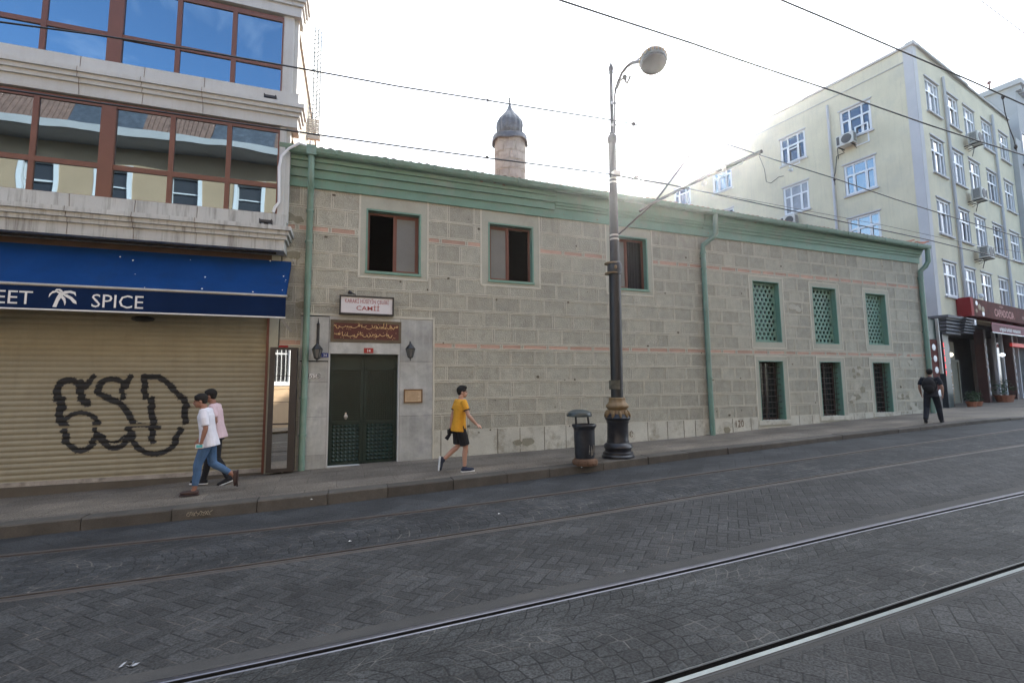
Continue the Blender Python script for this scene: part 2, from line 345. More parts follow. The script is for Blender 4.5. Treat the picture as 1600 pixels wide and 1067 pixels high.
# ------------------------------------------------------------------ road materials
def paving(name, kind, base, joint, s=1.0, jw=.05, rot=0, bumpd=.006, jmix=.8, wear=.5, rndj=0):
    M = bpy.data.materials.new(name); M.use_nodes = True; t = M.node_tree; P = t.nodes['Principled BSDF']; n = t.nodes.new; L = t.links.new
    P.inputs['Roughness'].default_value = .78; P.inputs['Specular IOR Level'].default_value = .3
    tc = n('ShaderNodeTexCoord')
    def V(x):
        return x
    def math_(op, a, b=None, c=None):
        q = n('ShaderNodeMath'); q.operation = op
        for i, x in enumerate((a, b, c)):
            if x is None: continue
            if isinstance(x, (int, float)): q.inputs[i].default_value = x
            else: L(x, q.inputs[i])
        return q.outputs[0]
    nz = n('ShaderNodeTexNoise'); nz.inputs['Scale'].default_value = 2.5; nz.inputs['Detail'].default_value = 3; L(tc.outputs['Object'], nz.inputs['Vector'])
    sub = n('ShaderNodeVectorMath'); sub.operation = 'SUBTRACT'; sub.inputs[1].default_value = (.5, .5, .5); L(nz.outputs['Color'], sub.inputs[0])
    sc_ = n('ShaderNodeVectorMath'); sc_.operation = 'SCALE'; sc_.inputs['Scale'].default_value = .03; L(sub.outputs[0], sc_.inputs[0])
    ad = n('ShaderNodeVectorMath'); ad.operation = 'ADD'; L(tc.outputs['Object'], ad.inputs[0]); L(sc_.outputs[0], ad.inputs[1])
    mp = n('ShaderNodeMapping'); mp.inputs['Rotation'].default_value = (0, 0, R_(rot)); mp.inputs['Scale'].default_value = (1/s, 1/s, 1); L(ad.outputs[0], mp.inputs['Vector'])
    sp = n('ShaderNodeSeparateXYZ'); L(mp.outputs[0], sp.inputs[0]); X, Y = sp.outputs[0], sp.outputs[1]
    if kind == 'herring':
        fx = math_('FRACT', X); fy = math_('FRACT', Y); ix = math_('FLOOR', X); iy = math_('FLOOR', Y)
        k = math_('FLOORED_MODULO', math_('SUBTRACT', ix, iy), 4.0)
        def eq(v): return math_('COMPARE', k, float(v), .1)
        dl = math_('ADD', fx, eq(1)); dr = math_('ADD', math_('SUBTRACT', 1.0, fx), eq(0))
        db = math_('ADD', fy, eq(2)); dtp = math_('ADD', math_('SUBTRACT', 1.0, fy), eq(3))
        d = math_('MINIMUM', math_('MINIMUM', dl, dr), math_('MINIMUM', db, dtp))
        ida, idb = math_('SUBTRACT', ix, eq(1)), math_('SUBTRACT', iy, eq(2))
    elif kind == 'fan':
        # arcs of setts: X along the street in columns of width 1, rows stacked along Y
        Pd = 1.0
        fx = math_('SUBTRACT', math_('FRACT', X), .5)
        arc = math_('SQRT', math_('MAXIMUM', math_('SUBTRACT', .36, math_('MULTIPLY', fx, fx)), .0))
        v = math_('MULTIPLY', math_('SUBTRACT', Y, arc), 9.0)
        fv = math_('FRACT', v); iv = math_('FLOOR', v)
        th = math_('ARCTAN2', fx, math_('MAXIMUM', arc, .05))
        u = math_('ADD', math_('MULTIPLY', th, 5.6), math_('MULTIPLY', iv, .37)); fu = math_('FRACT', u)
        cv = n('ShaderNodeCombineXYZ'); L(math_('ADD', math_('MULTIPLY', th, 5.6), math_('MULTIPLY', math_('FLOOR', X), 17.0)), cv.inputs[0]); L(v, cv.inputs[1])
        vo = n('ShaderNodeTexVoronoi'); vo.voronoi_dimensions = '2D'; vo.feature = 'DISTANCE_TO_EDGE'; vo.inputs['Scale'].default_value = 1; vo.inputs['Randomness'].default_value = .42; L(cv.outputs[0], vo.inputs['Vector'])
        v2 = n('ShaderNodeTexVoronoi'); v2.voronoi_dimensions = '2D'; v2.inputs['Scale'].default_value = 1; v2.inputs['Randomness'].default_value = .42; L(cv.outputs[0], v2.inputs['Vector'])
        d = vo.outputs['Distance']; sp2 = n('ShaderNodeSeparateXYZ'); L(v2.outputs['Position'], sp2.inputs[0]); ida, idb = sp2.outputs[0], sp2.outputs[1]
    else:      # slabs
        br = n('ShaderNodeTexBrick'); br.inputs['Scale'].default_value = 1; br.inputs['Mortar Size'].default_value = jw*.5; br.inputs['Brick Width'].default_value = 1; br.inputs['Row Height'].default_value = .5
        br.inputs['Color1'].default_value = (.85, .85, .85, 1); br.inputs['Color2'].default_value = (1.12, 1.1, 1.06, 1); br.inputs['Mortar'].default_value = (.5, .5, .5, 1); br.inputs['Mortar Smooth'].default_value = .3
        L(mp.outputs[0], br.inputs['Vector']); d = None
    n2 = n('ShaderNodeTexNoise'); n2.inputs['Scale'].default_value = 1.1; n2.inputs['Detail'].default_value = 5; L(tc.outputs['Object'], n2.inputs['Vector'])
    n3 = n('ShaderNodeTexNoise'); n3.inputs['Scale'].default_value = 60; n3.inputs['Detail'].default_value = 4; L(tc.outputs['Object'], n3.inputs['Vector'])
    mpl = n('ShaderNodeMapping'); mpl.inputs['Scale'].default_value = (.12, 2.2, 1); L(tc.outputs['Object'], mpl.inputs['Vector'])
    n4 = n('ShaderNodeTexNoise'); n4.inputs['Scale'].default_value = 1.0; n4.inputs['Detail'].default_value = 5; L(mpl.outputs[0], n4.inputs['Vector'])
    def mr(src, a, b, c_, e):
        q = n('ShaderNodeMapRange'); q.inputs['From Min'].default_value = a; q.inputs['From Max'].default_value = b; q.inputs['To Min'].default_value = c_; q.inputs['To Max'].default_value = e; L(src, q.inputs['Value']); return q.outputs[0]
    f = math_('MULTIPLY', math_('MULTIPLY', mr(n2.outputs['Fac'], .3, .7, .74, 1.26), mr(n3.outputs['Fac'], .36, .64, .5, 1.55)), mr(n4.outputs['Fac'], .35, .65, .84, 1.16))
    if d is not None:
        cx_ = n('ShaderNodeCombineXYZ'); L(ida, cx_.inputs[0]); L(idb, cx_.inputs[1]); wn = n('ShaderNodeTexWhiteNoise'); wn.noise_dimensions = '2D'; L(cx_.outputs[0], wn.inputs['Vector']); f = math_('MULTIPLY', f, mr(wn.outputs['Value'], 0, 1, .78, 1.22))
    h = n('ShaderNodeVectorMath'); h.operation = 'SCALE'; h.inputs[0].default_value = base; L(f, h.inputs['Scale']); cc = h.outputs[0]
    b = n('ShaderNodeBump'); b.inputs['Strength'].default_value = .8; b.inputs['Distance'].default_value = bumpd
    if d is not None:
        jm = mr(d, jw*.35, jw, 1, 0)
        vis = mr(n2.outputs['Fac'], .38, .56, 1-wear, 1)
        jf = math_('MULTIPLY', math_('MULTIPLY', jm, jmix), vis)
        mx = n('ShaderNodeMix'); mx.data_type = 'RGBA'; L(cc, mx.inputs['A'])
        jc = n('ShaderNodeMix'); jc.data_type = 'RGBA'; jc.inputs['A'].default_value = (*joint, 1); jc.inputs['B'].default_value = (*[x*.22 for x in base], 1)
        q5 = n('ShaderNodeTexNoise'); q5.inputs['Scale'].default_value = 3.3; L(tc.outputs['Object'], q5.inputs['Vector']); L(mr(q5.outputs['Fac'], .36, .50, 0, 1), jc.inputs['Factor'])
        L(jc.outputs['Result'], mx.inputs['B']); L(jf, mx.inputs['Factor']); cc = mx.outputs['Result']
        hh = math_('ADD', math_('MULTIPLY', mr(d, 0, jw*1.6, 0, 1), 1.0), math_('MULTIPLY', n3.outputs['Fac'], .35)); L(hh, b.inputs['Height'])
    else:
        vm = n('ShaderNodeVectorMath'); vm.operation = 'MULTIPLY'; L(cc, vm.inputs[0]); L(br.outputs['Color'], vm.inputs[1]); cc = vm.outputs[0]
        L(n3.outputs['Fac'], b.inputs['Height']); b.inputs['Distance'].default_value = .003
    L(cc, P.inputs['Base Color']); L(b.outputs[0], P.inputs['Normal'])
    return M
AS = (.036, .0375, .038)
p_her = paving('herringbone_setts', 'herring', AS, (.085, .082, .077), .125, .055, 52, .006)
p_fan = paving('fan_setts', 'fan', (.035, .037, .0375), (.13, .127, .118), 1.22, .06, 90, .007, wear=.12)
p_her2 = paving('worn_herringbone', 'herring', (.038, .039, .0395), (.12, .11, .10), .12, .07, 45, .01, wear=.75)
p_fan2 = paving('worn_fan_setts', 'fan', (.036, .038, .040), (.16, .15, .135), 1.22, .08, 90, .008, wear=.5)
p_side = paving('pavement_slabs', 'slab', (.148, .130, .108), (0, 0, 0), 1.05, .012, 0)
p_asph = paving('kerbside_asphalt', 'herring', (.038, .040, .042), (.065, .065, .063), .3, .04, 45, wear=.95, jmix=.4)
# ------------------------------------------------------------------ road, kerb, pavement, rails
TS = [-45, -30, -20, -14, -10]+[-8+.5*i for i in range(0, 77)]+[31, 33, 36, 40, 46, 55, 70, 90, 120]
HW = .085
def sheet(name, e0, e1, zf, m, lab=None, div=3):
    b = MB(); rows = []
    for t in TS:
        a, c = e0(t), e1(t); rows.append([(t, a+(c-a)*i/div) for i in range(div+1)])
    k = 0
    for r in rows: b.v += [(t, n, zf(t, n)) for t, n in r]
    for i in range(len(rows)-1):
        for j in range(div):
            a = i*(div+1)+j; b.f.append((a, a+div+1, a+div+2, a+1)); b.m.append(0); b.r.append(.5)
    return b
bd = [(lambda t: -1.0), None, None, None, None, (lambda t: NK)]
rb = MB(); mats_road = [p_her, p_fan, p_her2, p_fan2, p_asph, m_conc]
edges = [(lambda t: -1.0)]
for i, rf in enumerate(rails):
    edges.append((lambda t, rf=rf: rf(t)-HW)); edges.append((lambda t, rf=rf: rf(t)+HW))
edges.append(lambda t: NK)
def add_sheet(dst, b, m):
    k = len(dst.v); dst.v += b.v; dst.f += [tuple(k+i for i in f) for f in b.f]; dst.m += [m]*len(b.f); dst.r += b.r
for i in range(5):
    e0, e1 = edges[2*i], edges[2*i+1]
    if i == 2:      # plain concrete bed beside the second rail
        ec = (lambda t, e0=e0: e0(t)+.12); add_sheet(rb, sheet('x', e0, ec, zr2, 0, div=1), 5); e0 = ec
    add_sheet(rb, sheet('x', e0, e1, zr2, 0), i)
solo(RD, (0, 0, ZR(0)), 'road', rb, mats_road, kind='structure', label='dark grey sett paved street crossed lengthways by four tram rails')
RL = ['shiny tram rail nearest the camera, cutting the bottom right corner', 'bright grooved tram rail second from the camera, running through the picture bottom',
      'dull tram rail third from the camera, in the middle of the street', 'thin dull tram rail closest to the kerb, farthest from the camera']
for i, rf in enumerate(rails):
    b = MB(); s = 1 if i in (0, 2) else -1     # groove on the inside of each pair
    if i < 2: prof = [(-.085, .001, 2), (-.05, .001, 2), (-.045, .004, 1), (-.030, .004, 2), (-.026, .008, 0), (.010, .009, 0), (.018, .004, 1), (.020, -.035, 1), (.062, -.035, 1), (.064, .003, 1), (.072, .005, 0), (.085, .001, 2)]
    else: prof = [(-.085, .001, 2), (-.045, .001, 2), (-.035, .003, 1), (-.028, .006, 0), (.004, .006, 0), (.01, .003, 1), (.012, -.03, 1), (.048, -.03, 1), (.05, .002, 1), (.06, .003, 1), (.085, .001, 2)]
    TT = [-30, -20, -14, -10]+[-8+.5*j for j in range(0, 77)]+[33, 36, 40, 46, 55, 70, 90, 120]
    k = 0
    for t in TT: b.v += [(t, rf(t)+s*d, ZR(t)+h) for d, h, _ in prof]
    L_ = len(prof)
    for j in range(len(TT)-1):
        for q in range(L_-1):
            a = j*L_+q; b.f.append((a, a+L_, a+L_+1, a+1)); b.m.append(prof[q][2]); b.r.append(.5)
    solo(RD, (0, rf(0), ZR(0)), 'tram_rail', b, [m_steel if i == 0 else mat('dim_rail_head', (.17, .17, .19), .45, .15, 4, metal=1) if i == 1 else mat('worn_rail', (.10, .097, .095), .45, .2, 3, metal=.6) if i == 2 else m_rust, m_black if i < 2 else m_rust, m_conc if i < 2 else m_rust], RL[i], 'tram rail', 'tram rails set in the street')
# kerb stones
kb = MB(); t = -12.0
while t < 60:
    L_ = random.uniform(.9, 1.3); t1 = t+L_-.012
    dz = random.uniform(-.008, .008); dn = random.uniform(-.008, .008)
    k = len(kb.v); r = random.random()
    for tt in (t, t1):
        zk = ZK(tt)+.004+dz; zr = ZR(tt)-.1
        kb.v += [(tt, NK+dn, zr), (tt, NK+dn+.012, zk-.02), (tt, NK+dn+.03, zk), (tt, NK+.30, zk+.002), (tt, NK+.30, zr)]
    for (a, c) in ((0, 1), (1, 2), (2, 3), (3, 4)): kb.f.append((k+a, k+5+a, k+5+c, k+c)); kb.m.append(0); kb.r.append(r)
    kb.f.append((k, k+1, k+2, k+3, k+4)); kb.m.append(0); kb.r.append(r); kb.f.append((k+9, k+8, k+7, k+6, k+5)); kb.m.append(0); kb.r.append(r)
    t += L_
solo(RD, (0, NK, ZK(0)), 'kerb', kb, m_kerb, kind='structure', label='line of dark stone kerb blocks along the pavement')
pb = sheet('p', lambda t: NK+.28, lambda t: N0+.35 if t < 21 else N0+9, ZP, 0, div=6)
solo(RD, (0, NK+1, ZP(0, NK+1)), 'pavement', pb, p_side, kind='structure', label='grey brown slab pavement in front of the mosque')
pb = sheet('p', lambda t: -3.2, lambda t: -1.0, lambda t, n: ZR(t)+.12, 0, div=2)
pb.extr([(-1.0, -3), (-1.0, 0)], 0, .01)
solo(RD, (0, -2, ZR(0)), 'opposite_pavement', sheet('p', lambda t: -3.2, lambda t: -1.001, lambda t, n: ZR(t)+.10, 0, div=2), p_side, kind='structure', label='pavement on the near side of the street')
gb = MB(); gb.box(-140, 200, -100, 200, -6.2, -6.0)
solo(RD, (0, 0, -6.1), 'ground', gb, m_conc, kind='structure', label='wide ground under and behind the buildings')
# ------------------------------------------------------------------ MOSQUE
XL, XR, ZT = -1.25, 21.05, 4.62
mq = Thing(MQ, (0, 0, -1.72), 'mosque', 'long grey stone mosque with green eaves, brick bands and marble doorway', 'mosque')
W1 = (.545, 1.785, 2.74, 4.235); W2 = (3.575, 4.79, 2.74, 4.245); W3 = (7.22, 8.44, 2.77, 4.30)
SU = [(.37, 1.98), (3.35, 4.99), (7.06, 8.63)]
GR = [(12.50, 13.63, 1.36, 3.34), (15.185, 16.315, 1.36, 3.31), (17.86, 18.935, 1.38, 3.25)]
LW = [(12.565, 13.6, -1.145, .735), (15.29, 16.30, -1.095, .735), (17.945, 18.88, -1.05, .735)]
DOOR = (-.21, 1.30, -1.76, .785)
opens = [W1, W2, W3]+GR+LW
surr = [(a, b, 2.60, ZT) for a, b in SU]+[(a-.16, b+.17, 1.16, d+.16) for a, b, c, d in GR]+[(a-.16, b+.19, c-.22, d+.16) for a, b, c, d in LW]
portal = (-.83, 2.13, -2.2, 1.64)
excl = surr+[portal]
CZ = [5.0, 4.62, 4.14, 3.72, 3.56, 3.11, 2.73, 2.31, 1.903, 1.498, 1.095, .943, .535, .149, -.268, -.658, -1.031, -2.6]
bands = {3: 1, 10: 1}
wall = MB(); mort = MB()
JW = .062
m_mid = m_plast
def bead(x0, x1, y, z0, z1, vert, hole):
    e = .018
    parts = [(x0, x0+e, z0, z1), (x1-e, x1, z0, z1)] if vert else [(x0, x1, z0, z0+e), (x0, x1, z1-e, z1)]
    mid = (x0+e, x1-e, z0, z1) if vert else (x0, x1, z0+e, z1-e)
    for p in parts:
        for r in subtract([p], hole): mort.box(r[0], r[1], y, .002, r[2], r[3], 0)
    for r in subtract([mid], hole): mort.box(r[0], r[1], y+.005, .002, r[2], r[3], 2)
for ci in range(1, len(CZ)-1):
    z1, z0 = CZ[ci], CZ[ci+1]; isb = ci in (3, 10); base = ci == len(CZ)-2
    blk = .655 if not base else .68
    off = (ci % 2)*.33+random.uniform(-.03, .03)
    x = XL - off; xs = []
    while x < XR:
        xs.append(x); x += blk+random.uniform(-.10, .10)
        if random.random() < .07: x -= .2
    xs = [max(XL, q) for q in xs if q > XL-.6]; xs = [XL]+[q for q in xs if q > XL+.12]+[XR]
    for a, b in zip(xs, xs[1:]):
        r = random.random(); dy = random.uniform(0, .005) if base else 0
        for (x0, x1, q0, q1) in subtract([(a, b, z0, z1)], excl): wall.rect(x0, x1, q0, q1, -dy, 1 if isb else 2 if base else 0, r)
    jm = 1 if base else 0
    jw = .014 if base else JW; jy = -.006 if base else -.009
    for q in xs[1:-1]:
        jj = jw*random.uniform(.8, 1.2)*(1.3 if isb else 1)
        if base:
            for (x0, x1, q0, q1) in subtract([(q-jj/2, q+jj/2, z0+jw/2, z1-jw/2)], excl): mort.box(x0, x1, jy, .002, q0, q1, jm)
        else: bead(q-jj/2, q+jj/2, jy, z0+JW/2-.003, z1-JW/2+.003, True, excl)
    # bed joint on top of the course, wavering a little
    x = XL
    while x < XR:
        x2 = min(XR, x+random.uniform(.6, 1.4)); h = (.022 if base else JW)*random.uniform(.8, 1.15)/2; dz = random.uniform(-.004, .004)
        if base:
            for (x0, x1, q0, q1) in subtract([(x, x2, z1-h+dz, z1+h+dz)], excl): mort.box(x0, x1, jy, .002, q0, q1, 0)
        else: bead(x, x2, jy-.001, z1-h+dz, z1+h+dz, False, excl)
        x = x2
# surround plaster with an edge bead
for s_, o_ in zip(surr, opens):
    for (x0, x1, q0, q1) in subtract([s_], [o_]): wall.rect(x0, x1, q0, q1, -.003, 3)
    for (x0, x1, q0, q1) in ((s_[0]-.022, s_[0]+.022, s_[2], s_[3]), (s_[1]-.022, s_[1]+.022, s_[2], s_[3])): mort.box(x0, x1, -.011, 0, q0, q1, 0)
    mort.box(s_[0]-.022, s_[1]+.022, -.011, 0, s_[2]-.02, s_[2]+.02, 0)
    if s_[3] < ZT: mort.box(s_[0]-.022, s_[1]+.022, -.011, 0, s_[3]-.02, s_[3]+.02, 0)
# flanks, back, inner floor
wall.quad([(XL, 0, -3), (XL, 9, -3), (XL, 9, 5.2), (XL, 0, 5.2)], 3); wall.quad([(XR, 0, -3), (XR, 9, -3), (XR, 9, 5.2), (XR, 0, 5.2)], 3)
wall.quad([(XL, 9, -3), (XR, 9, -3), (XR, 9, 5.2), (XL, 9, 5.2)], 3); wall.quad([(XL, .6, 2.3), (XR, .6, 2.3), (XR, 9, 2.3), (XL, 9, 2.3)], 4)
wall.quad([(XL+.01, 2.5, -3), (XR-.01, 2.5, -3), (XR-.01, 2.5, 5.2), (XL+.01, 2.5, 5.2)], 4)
wall.rect(XL, XR, ZT, 5.2, 0, 3)
wobj = mq.part('wall', wall, [m_stone, m_brick, m_lime, m_plast, m_dark], norm=False)
mq.part('mortar_joints', mort, [m_mort, m_joint_shade, m_stone], norm=False)
# portal: marble slabs, threshold
pm = MB()
def slab(x0, x1, z0, z1, y=-.018): pm.box(x0+.003, x1-.003, y, .0, z0+.003, z1-.003, 0)
slab(-.83, -.24, .62, 1.62, -.015); slab(-.83, -.24, .14, .62-.02, -.012); slab(-.83, -.24, -.62, .14); slab(-.83, -.24, -1.45, -.62, -.015); slab(-.83, -.24, -2.2, -1.45)
slab(-.24, 1.34, 1.56, 1.64, -.02); slab(-.24, 1.34, .785, 1.05); slab(-.24, 1.34, 1.05, 1.58, -.006)
slab(1.34, 2.12, .62, 1.64); slab(1.34, 2.12, -.66, .62, -.02); slab(1.34, 2.12, -2.2, -.66, -.016)
pm.box(-.83, 2.13, -.03, .0, 1.64, 1.69, 1); pm.box(2.12, 2.16, -.03, 0, -2.2, 1.69, 1)
mq.part('door_surround', pm, [m_marb, m_mort])
pj = MB()
for (x0, x1) in ((-.24, -.205), (1.30, 1.335)): pj.box(x0, x1, -.03, .16, -2, .785)
pj.box(-.24, 1.335, -.012, .16, .785, .80); pj.box(-.205, 1.30, -.05, .2, -2.0, -1.715)
mq.part('door_frame', pj, m_cream)
dr = MB(); dr.box(-.205, 1.30, .16, .20, -1.8, .785)
for (x0, x1) in ((-.2, .53), (.55, 1.295)):
    dr.box(x0, x0+.06, .13, .16, -1.72, .78); dr.box(x1-.06, x1, .13, .16, -1.72, .78)
    for z in (-1.72, -.80, .42, .72): dr.box(x0, x1, .13, .16, z, z+.06)
    for i in range(1, 12): dr.box(x0+.06+i*.051, x0+.066+i*.051, .14, .155, -.74, .42)
    for i in range(1, 22): dr.box(x0+.06, x1-.06, .142, .152, -.74+i*.053, -.734+i*.053)
    # pyramid studs of the lower panel
    nx, nz_ = 7, 10; wx = (x1-x0-.12)/nx; wz = .85/nz_
    for i in range(nx):
        for j in range(nz_):
            cx = x0+.06+wx*(i+.5); cz = -1.66+wz*(j+.5); k = len(dr.v)
            dr.v += [(cx-wx/2, .16, cz), (cx, .16, cz-wz/2), (cx+wx/2, .16, cz), (cx, .16, cz+wz/2), (cx, .135, cz)]
            for f in ((0, 1, 4), (1, 2, 4), (2, 3, 4), (3, 0, 4)): dr.f.append(tuple(k+q for q in f)); dr.m.append(1); dr.r.append(.5)
m_doorlo = mat('door_lower_green', (.007, .027, .019), .42, .15, 3)
dro = mq.part('door', dr, [m_doorg, m_doorlo])
hd = MB(); hd.ell((.16, .10, -.64), (.045, .03, .05)); hd.box(.14, .18, .10, .14, -.70, -.55)
mq.part('handle', hd, m_alu, parent=dro, smooth=True)
# inscription
ip = MB(); ip.box(-.21, 1.36, -.03, -.004, 1.055, 1.56, 0); ip.box(-.14, 1.30, -.036, -.028, 1.12, 1.49, 1)
ipo = mq.part('inscription_panel', ip, [mat('bronze_panel_edge', (.11, .085, .05), .6, .25, 4), mat('oxblood_panel', (.095, .022, .016), .6, .2, 5)])
sc_ = MB(); rs = random.Random(3)
L1s = 'ﻫﺬﺍ ﺍﻟﻤﺴﺠﺪ ﻗﺮﻩﻛﻰ ﺣﺴﻴﻦ ﭼﻠﺒﻰ ﺟﺎﻣﻊ ﺷﺮﻳﻔﻰ'
def calli(x0, x1, zc, seed):
    rs = random.Random(seed); x = x1
    while x > x0:
        kind = rs.choice('bowl tooth tooth alif loop long bowl dots'.split()); w_ = {'bowl': .085, 'tooth': .05, 'alif': .03, 'loop': .05, 'long': .14, 'dots': .03}[kind]*rs.uniform(.8, 1.2)
        zz = zc+rs.uniform(-.025, .03)
        if kind == 'bowl': pts = [(x-w_*u, zz+.03-.075*math.sin(math.pi*u)+.01*u) for u in (0, .15, .35, .6, .85, 1)]
        elif kind == 'tooth': pts = [(x, zz+.03), (x-w_*.3, zz-.01), (x-w_*.6, zz+.005), (x-w_*.75, zz+.03), (x-w_, zz-.005)]
        elif kind == 'alif': pts = [(x, zz+.085), (x-.006, zz+.04), (x-.002, zz-.01)]
        elif kind == 'loop': pts = [(x+.018*math.cos(a), zz+.01+.02*math.sin(a)) for a in [i*1.05 for i in range(7)]]+[(x-w_, zz-.01)]
        elif kind == 'long': pts = [(x-w_*u, zz+.02-.035*math.sin(math.pi*u)) for u in (0, .2, .4, .6, .8, 1)]
        else: pts = None
        if pts: sc_.tube([(p[0], -.041, p[1]) for p in pts], [.005]+[.0085]*(len(pts)-2)+[.004], 5)
        if kind == 'dots' or rs.random() < .6 and x-w_*.4 > x0+.05: sc_.ell((x-w_*.4, -.041, zz+rs.choice((-.045, .06))), (.009, .005, .009), 6)
        x -= w_*.8
m_gs = mat('gilt_script', (.62, .42, .19), .5, .1)
calli(-.10, 1.26, 1.40, 5); mq.part('inscription_script', sc_, m_gs, parent=ipo)
sc_ = MB(); calli(-.09, 1.25, 1.20, 11); mq.part('inscription_script', sc_, m_gs, parent=ipo)
# frieze boards and gutter
fr = MB()
def step(prof, x0, x1): fr.extr(prof, x0, x1)
def stack(steps, x0, x1, ztop=5.30):
    pr = [(-.0, steps[0][0])]
    for (z, y) in steps: pr.append((-y, z))
    # steps: list of (z of the lower edge, outward y); climb
    pts = [(0, steps[0][0])]
    for i, (z, y) in enumerate(steps):
        zt = steps[i+1][0] if i+1 < len(steps) else ztop
        pts += [(-y, z), (-y-.012, zt)]
    pts.append((0, ztop)); fr.extr(pts, x0, x1)
stack([(4.585, .05), (4.80, .11), (4.99, .18), (5.13, .24)], XL-.04, 5.42)
stack([(4.60, .04), (4.86, .09), (4.93, .13), (5.00, .17)], 5.42, 10.5)
stack([(4.60, .045), (4.83, .09), (4.92, .14), (5.00, .18), (5.07, .22)], 10.5, XR+.02)
mq.part('eaves_boards', fr, m_green)
gu = MB()
def gz(x): return 5.27 if x < 9 else 5.27-(x-9)*.013
GX = [XL-.1, 1, 3.1, 5.4, 7.5, 9.6, 11.6, 13.6, 15.6, 17.6, 19.5, XR+.12]
for a, b in zip(GX, GX[1:]):
    za, zb = gz(a), gz(b); k = len(gu.v)
    pr = [(-.22, .10), (-.235, .02), (-.27, -.03), (-.33, -.05), (-.39, -.03), (-.425, .02), (-.43, .095), (-.44, .10), (-.445, .09), (-.415, .0), (-.33, -.03)]
    for x, z in ((a, za), (b, zb)): gu.v += [(x, y, z+h) for y, h in pr]
    n_ = len(pr)
    for i in range(n_-1): gu.f.append((k+i, k+i+1, k+n_+i+1, k+n_+i)); gu.m.append(0); gu.r.append(random.random())
    gu.tube([(b-.02, y, zb+h*1.08) for y, h in pr[:7]], .012, 6)
    gu.box((a+b)/2-.015, (a+b)/2+.015, -.452, -.40, gz((a+b)/2)+.0, gz((a+b)/2)+.115)
mq.part('gutter', gu, m_greenp)
sf = MB(); sf.box(XL, XR, -.24, 0, 5.30, 5.33); mq.part('soffit', sf, m_green)
# tiled roof
rf = MB(); ys = [-.36, -.2, .2, 1, 2.2, 3.4, 4.5, 6.5, 9.2]; PER = .2; nseg = int((XR-XL+.2)/PER*6); rows = []
for yy in ys:
    row = []
    for i in range(nseg+1):
        x = XL-.1+i*(XR-XL+.2)/nseg
        zz = 5.385+(min(yy, 4.5)+.36)*.34-max(0, yy-4.5)*.3; zz += .045*abs(math.sin(math.pi*x/PER))
        if x > 9: zz -= (x-9)*.013
        row.append((x, yy+.03*noise.noise((x*1.5, 0, 0)), zz+.012*noise.noise((x*3, yy, 1))))
    rows.append(row)
for r in rows: rf.v += r
for j in range(len(ys)-1):
    for i in range(nseg): a = j*(nseg+1)+i; rf.f.append((a, a+1, a+nseg+2, a+nseg+1)); rf.m.append(0); rf.r.append(random.random())
mq.part('tiled_roof', rf, m_terra)
for i in range(5):
    lt = MB(); cx = 20.2+i*.22; cz = 5.28+random.uniform(0, .06)+(i > 3)*.1; a = random.uniform(-.3, .3)
    pts = [(cx+.2*u, -.2-.1*u, cz+.05*u*a+.05*abs(u)) for u in (-1, -.3, .4, 1)]
    lt.tube(pts, [(.05, .015)]*4, 8); mq.part('loose_tile', lt, m_terra)
# windows
def wframe(b, x0, x1, z0, z1, w_, y0, y1, m=0):
    b.box(x0, x0+w_, y0, y1, z0, z1, m); b.box(x1-w_, x1, y0, y1, z0, z1, m); b.box(x0+w_, x1-w_, y0, y1, z0, z0+w_, m); b.box(x0+w_, x1-w_, y0, y1, z1-w_, z1, m)
for i, (x0, x1, z0, z1) in enumerate((W1, W2, W3)):
    b = MB(); d = .24
    for (a0, a1, c0, c1) in ((x0-.03, x0+.012, z0, z1), (x1-.012, x1+.03, z0, z1)): b.box(a0, a1, -.012, d, c0, c1)
    b.box(x0-.03, x1+.03, -.012, d, z1-.01, z1+.03); b.box(x0-.04, x1+.04, -.03, d, z0-.05, z0+.012)
    wo = mq.part('window', b, m_green)
    f = MB(); wframe(f, x0+.012, x1-.012, z0+.012, z1-.01, .05, .16, .21); xm = x0+(x1-x0)*(.52 if i == 0 else .46 if i == 1 else .5)
    f.box(xm-.03, xm+.03, .15, .205, z0+.06, z1-.06)
    fo = mq.part('frame', f, m_brown2, parent=wo)
    p = MB()
    sx0, sx1 = (xm+.02, x1-.06) if i == 0 else (x0+.06, xm-.02) if i == 1 else (x0+.06, xm-.02)
    wframe(p, sx0, sx1, z0+.06, z1-.06, .035, .165, .19); mq.part('sash', p, m_brown2, parent=wo)
    g = MB(); g.box(sx0+.035, sx1-.035, .175, .18, z0+.095, z1-.095); mq.part('pane', g, m_frost, parent=wo)
    cu = MB(); n_ = 26; ca, cb = (xm+.02, x1-.05) if i != 0 else (x0+.05, x0+.32)
    if i == 2:
        pts = [(ca+(cb-ca)*q/n_, .34+.03*math.sin(q*1.35)) for q in range(n_+1)]
        for (a, c) in zip(pts, pts[1:]): cu.quad([(a[0], a[1], z0), (c[0], c[1], z0), (c[0], c[1], z1), (a[0], a[1], z1)], r=.5)
        mq.part('curtain', cu, mat('dark_curtain', (.05, .05, .055), .9), parent=wo, smooth=True)
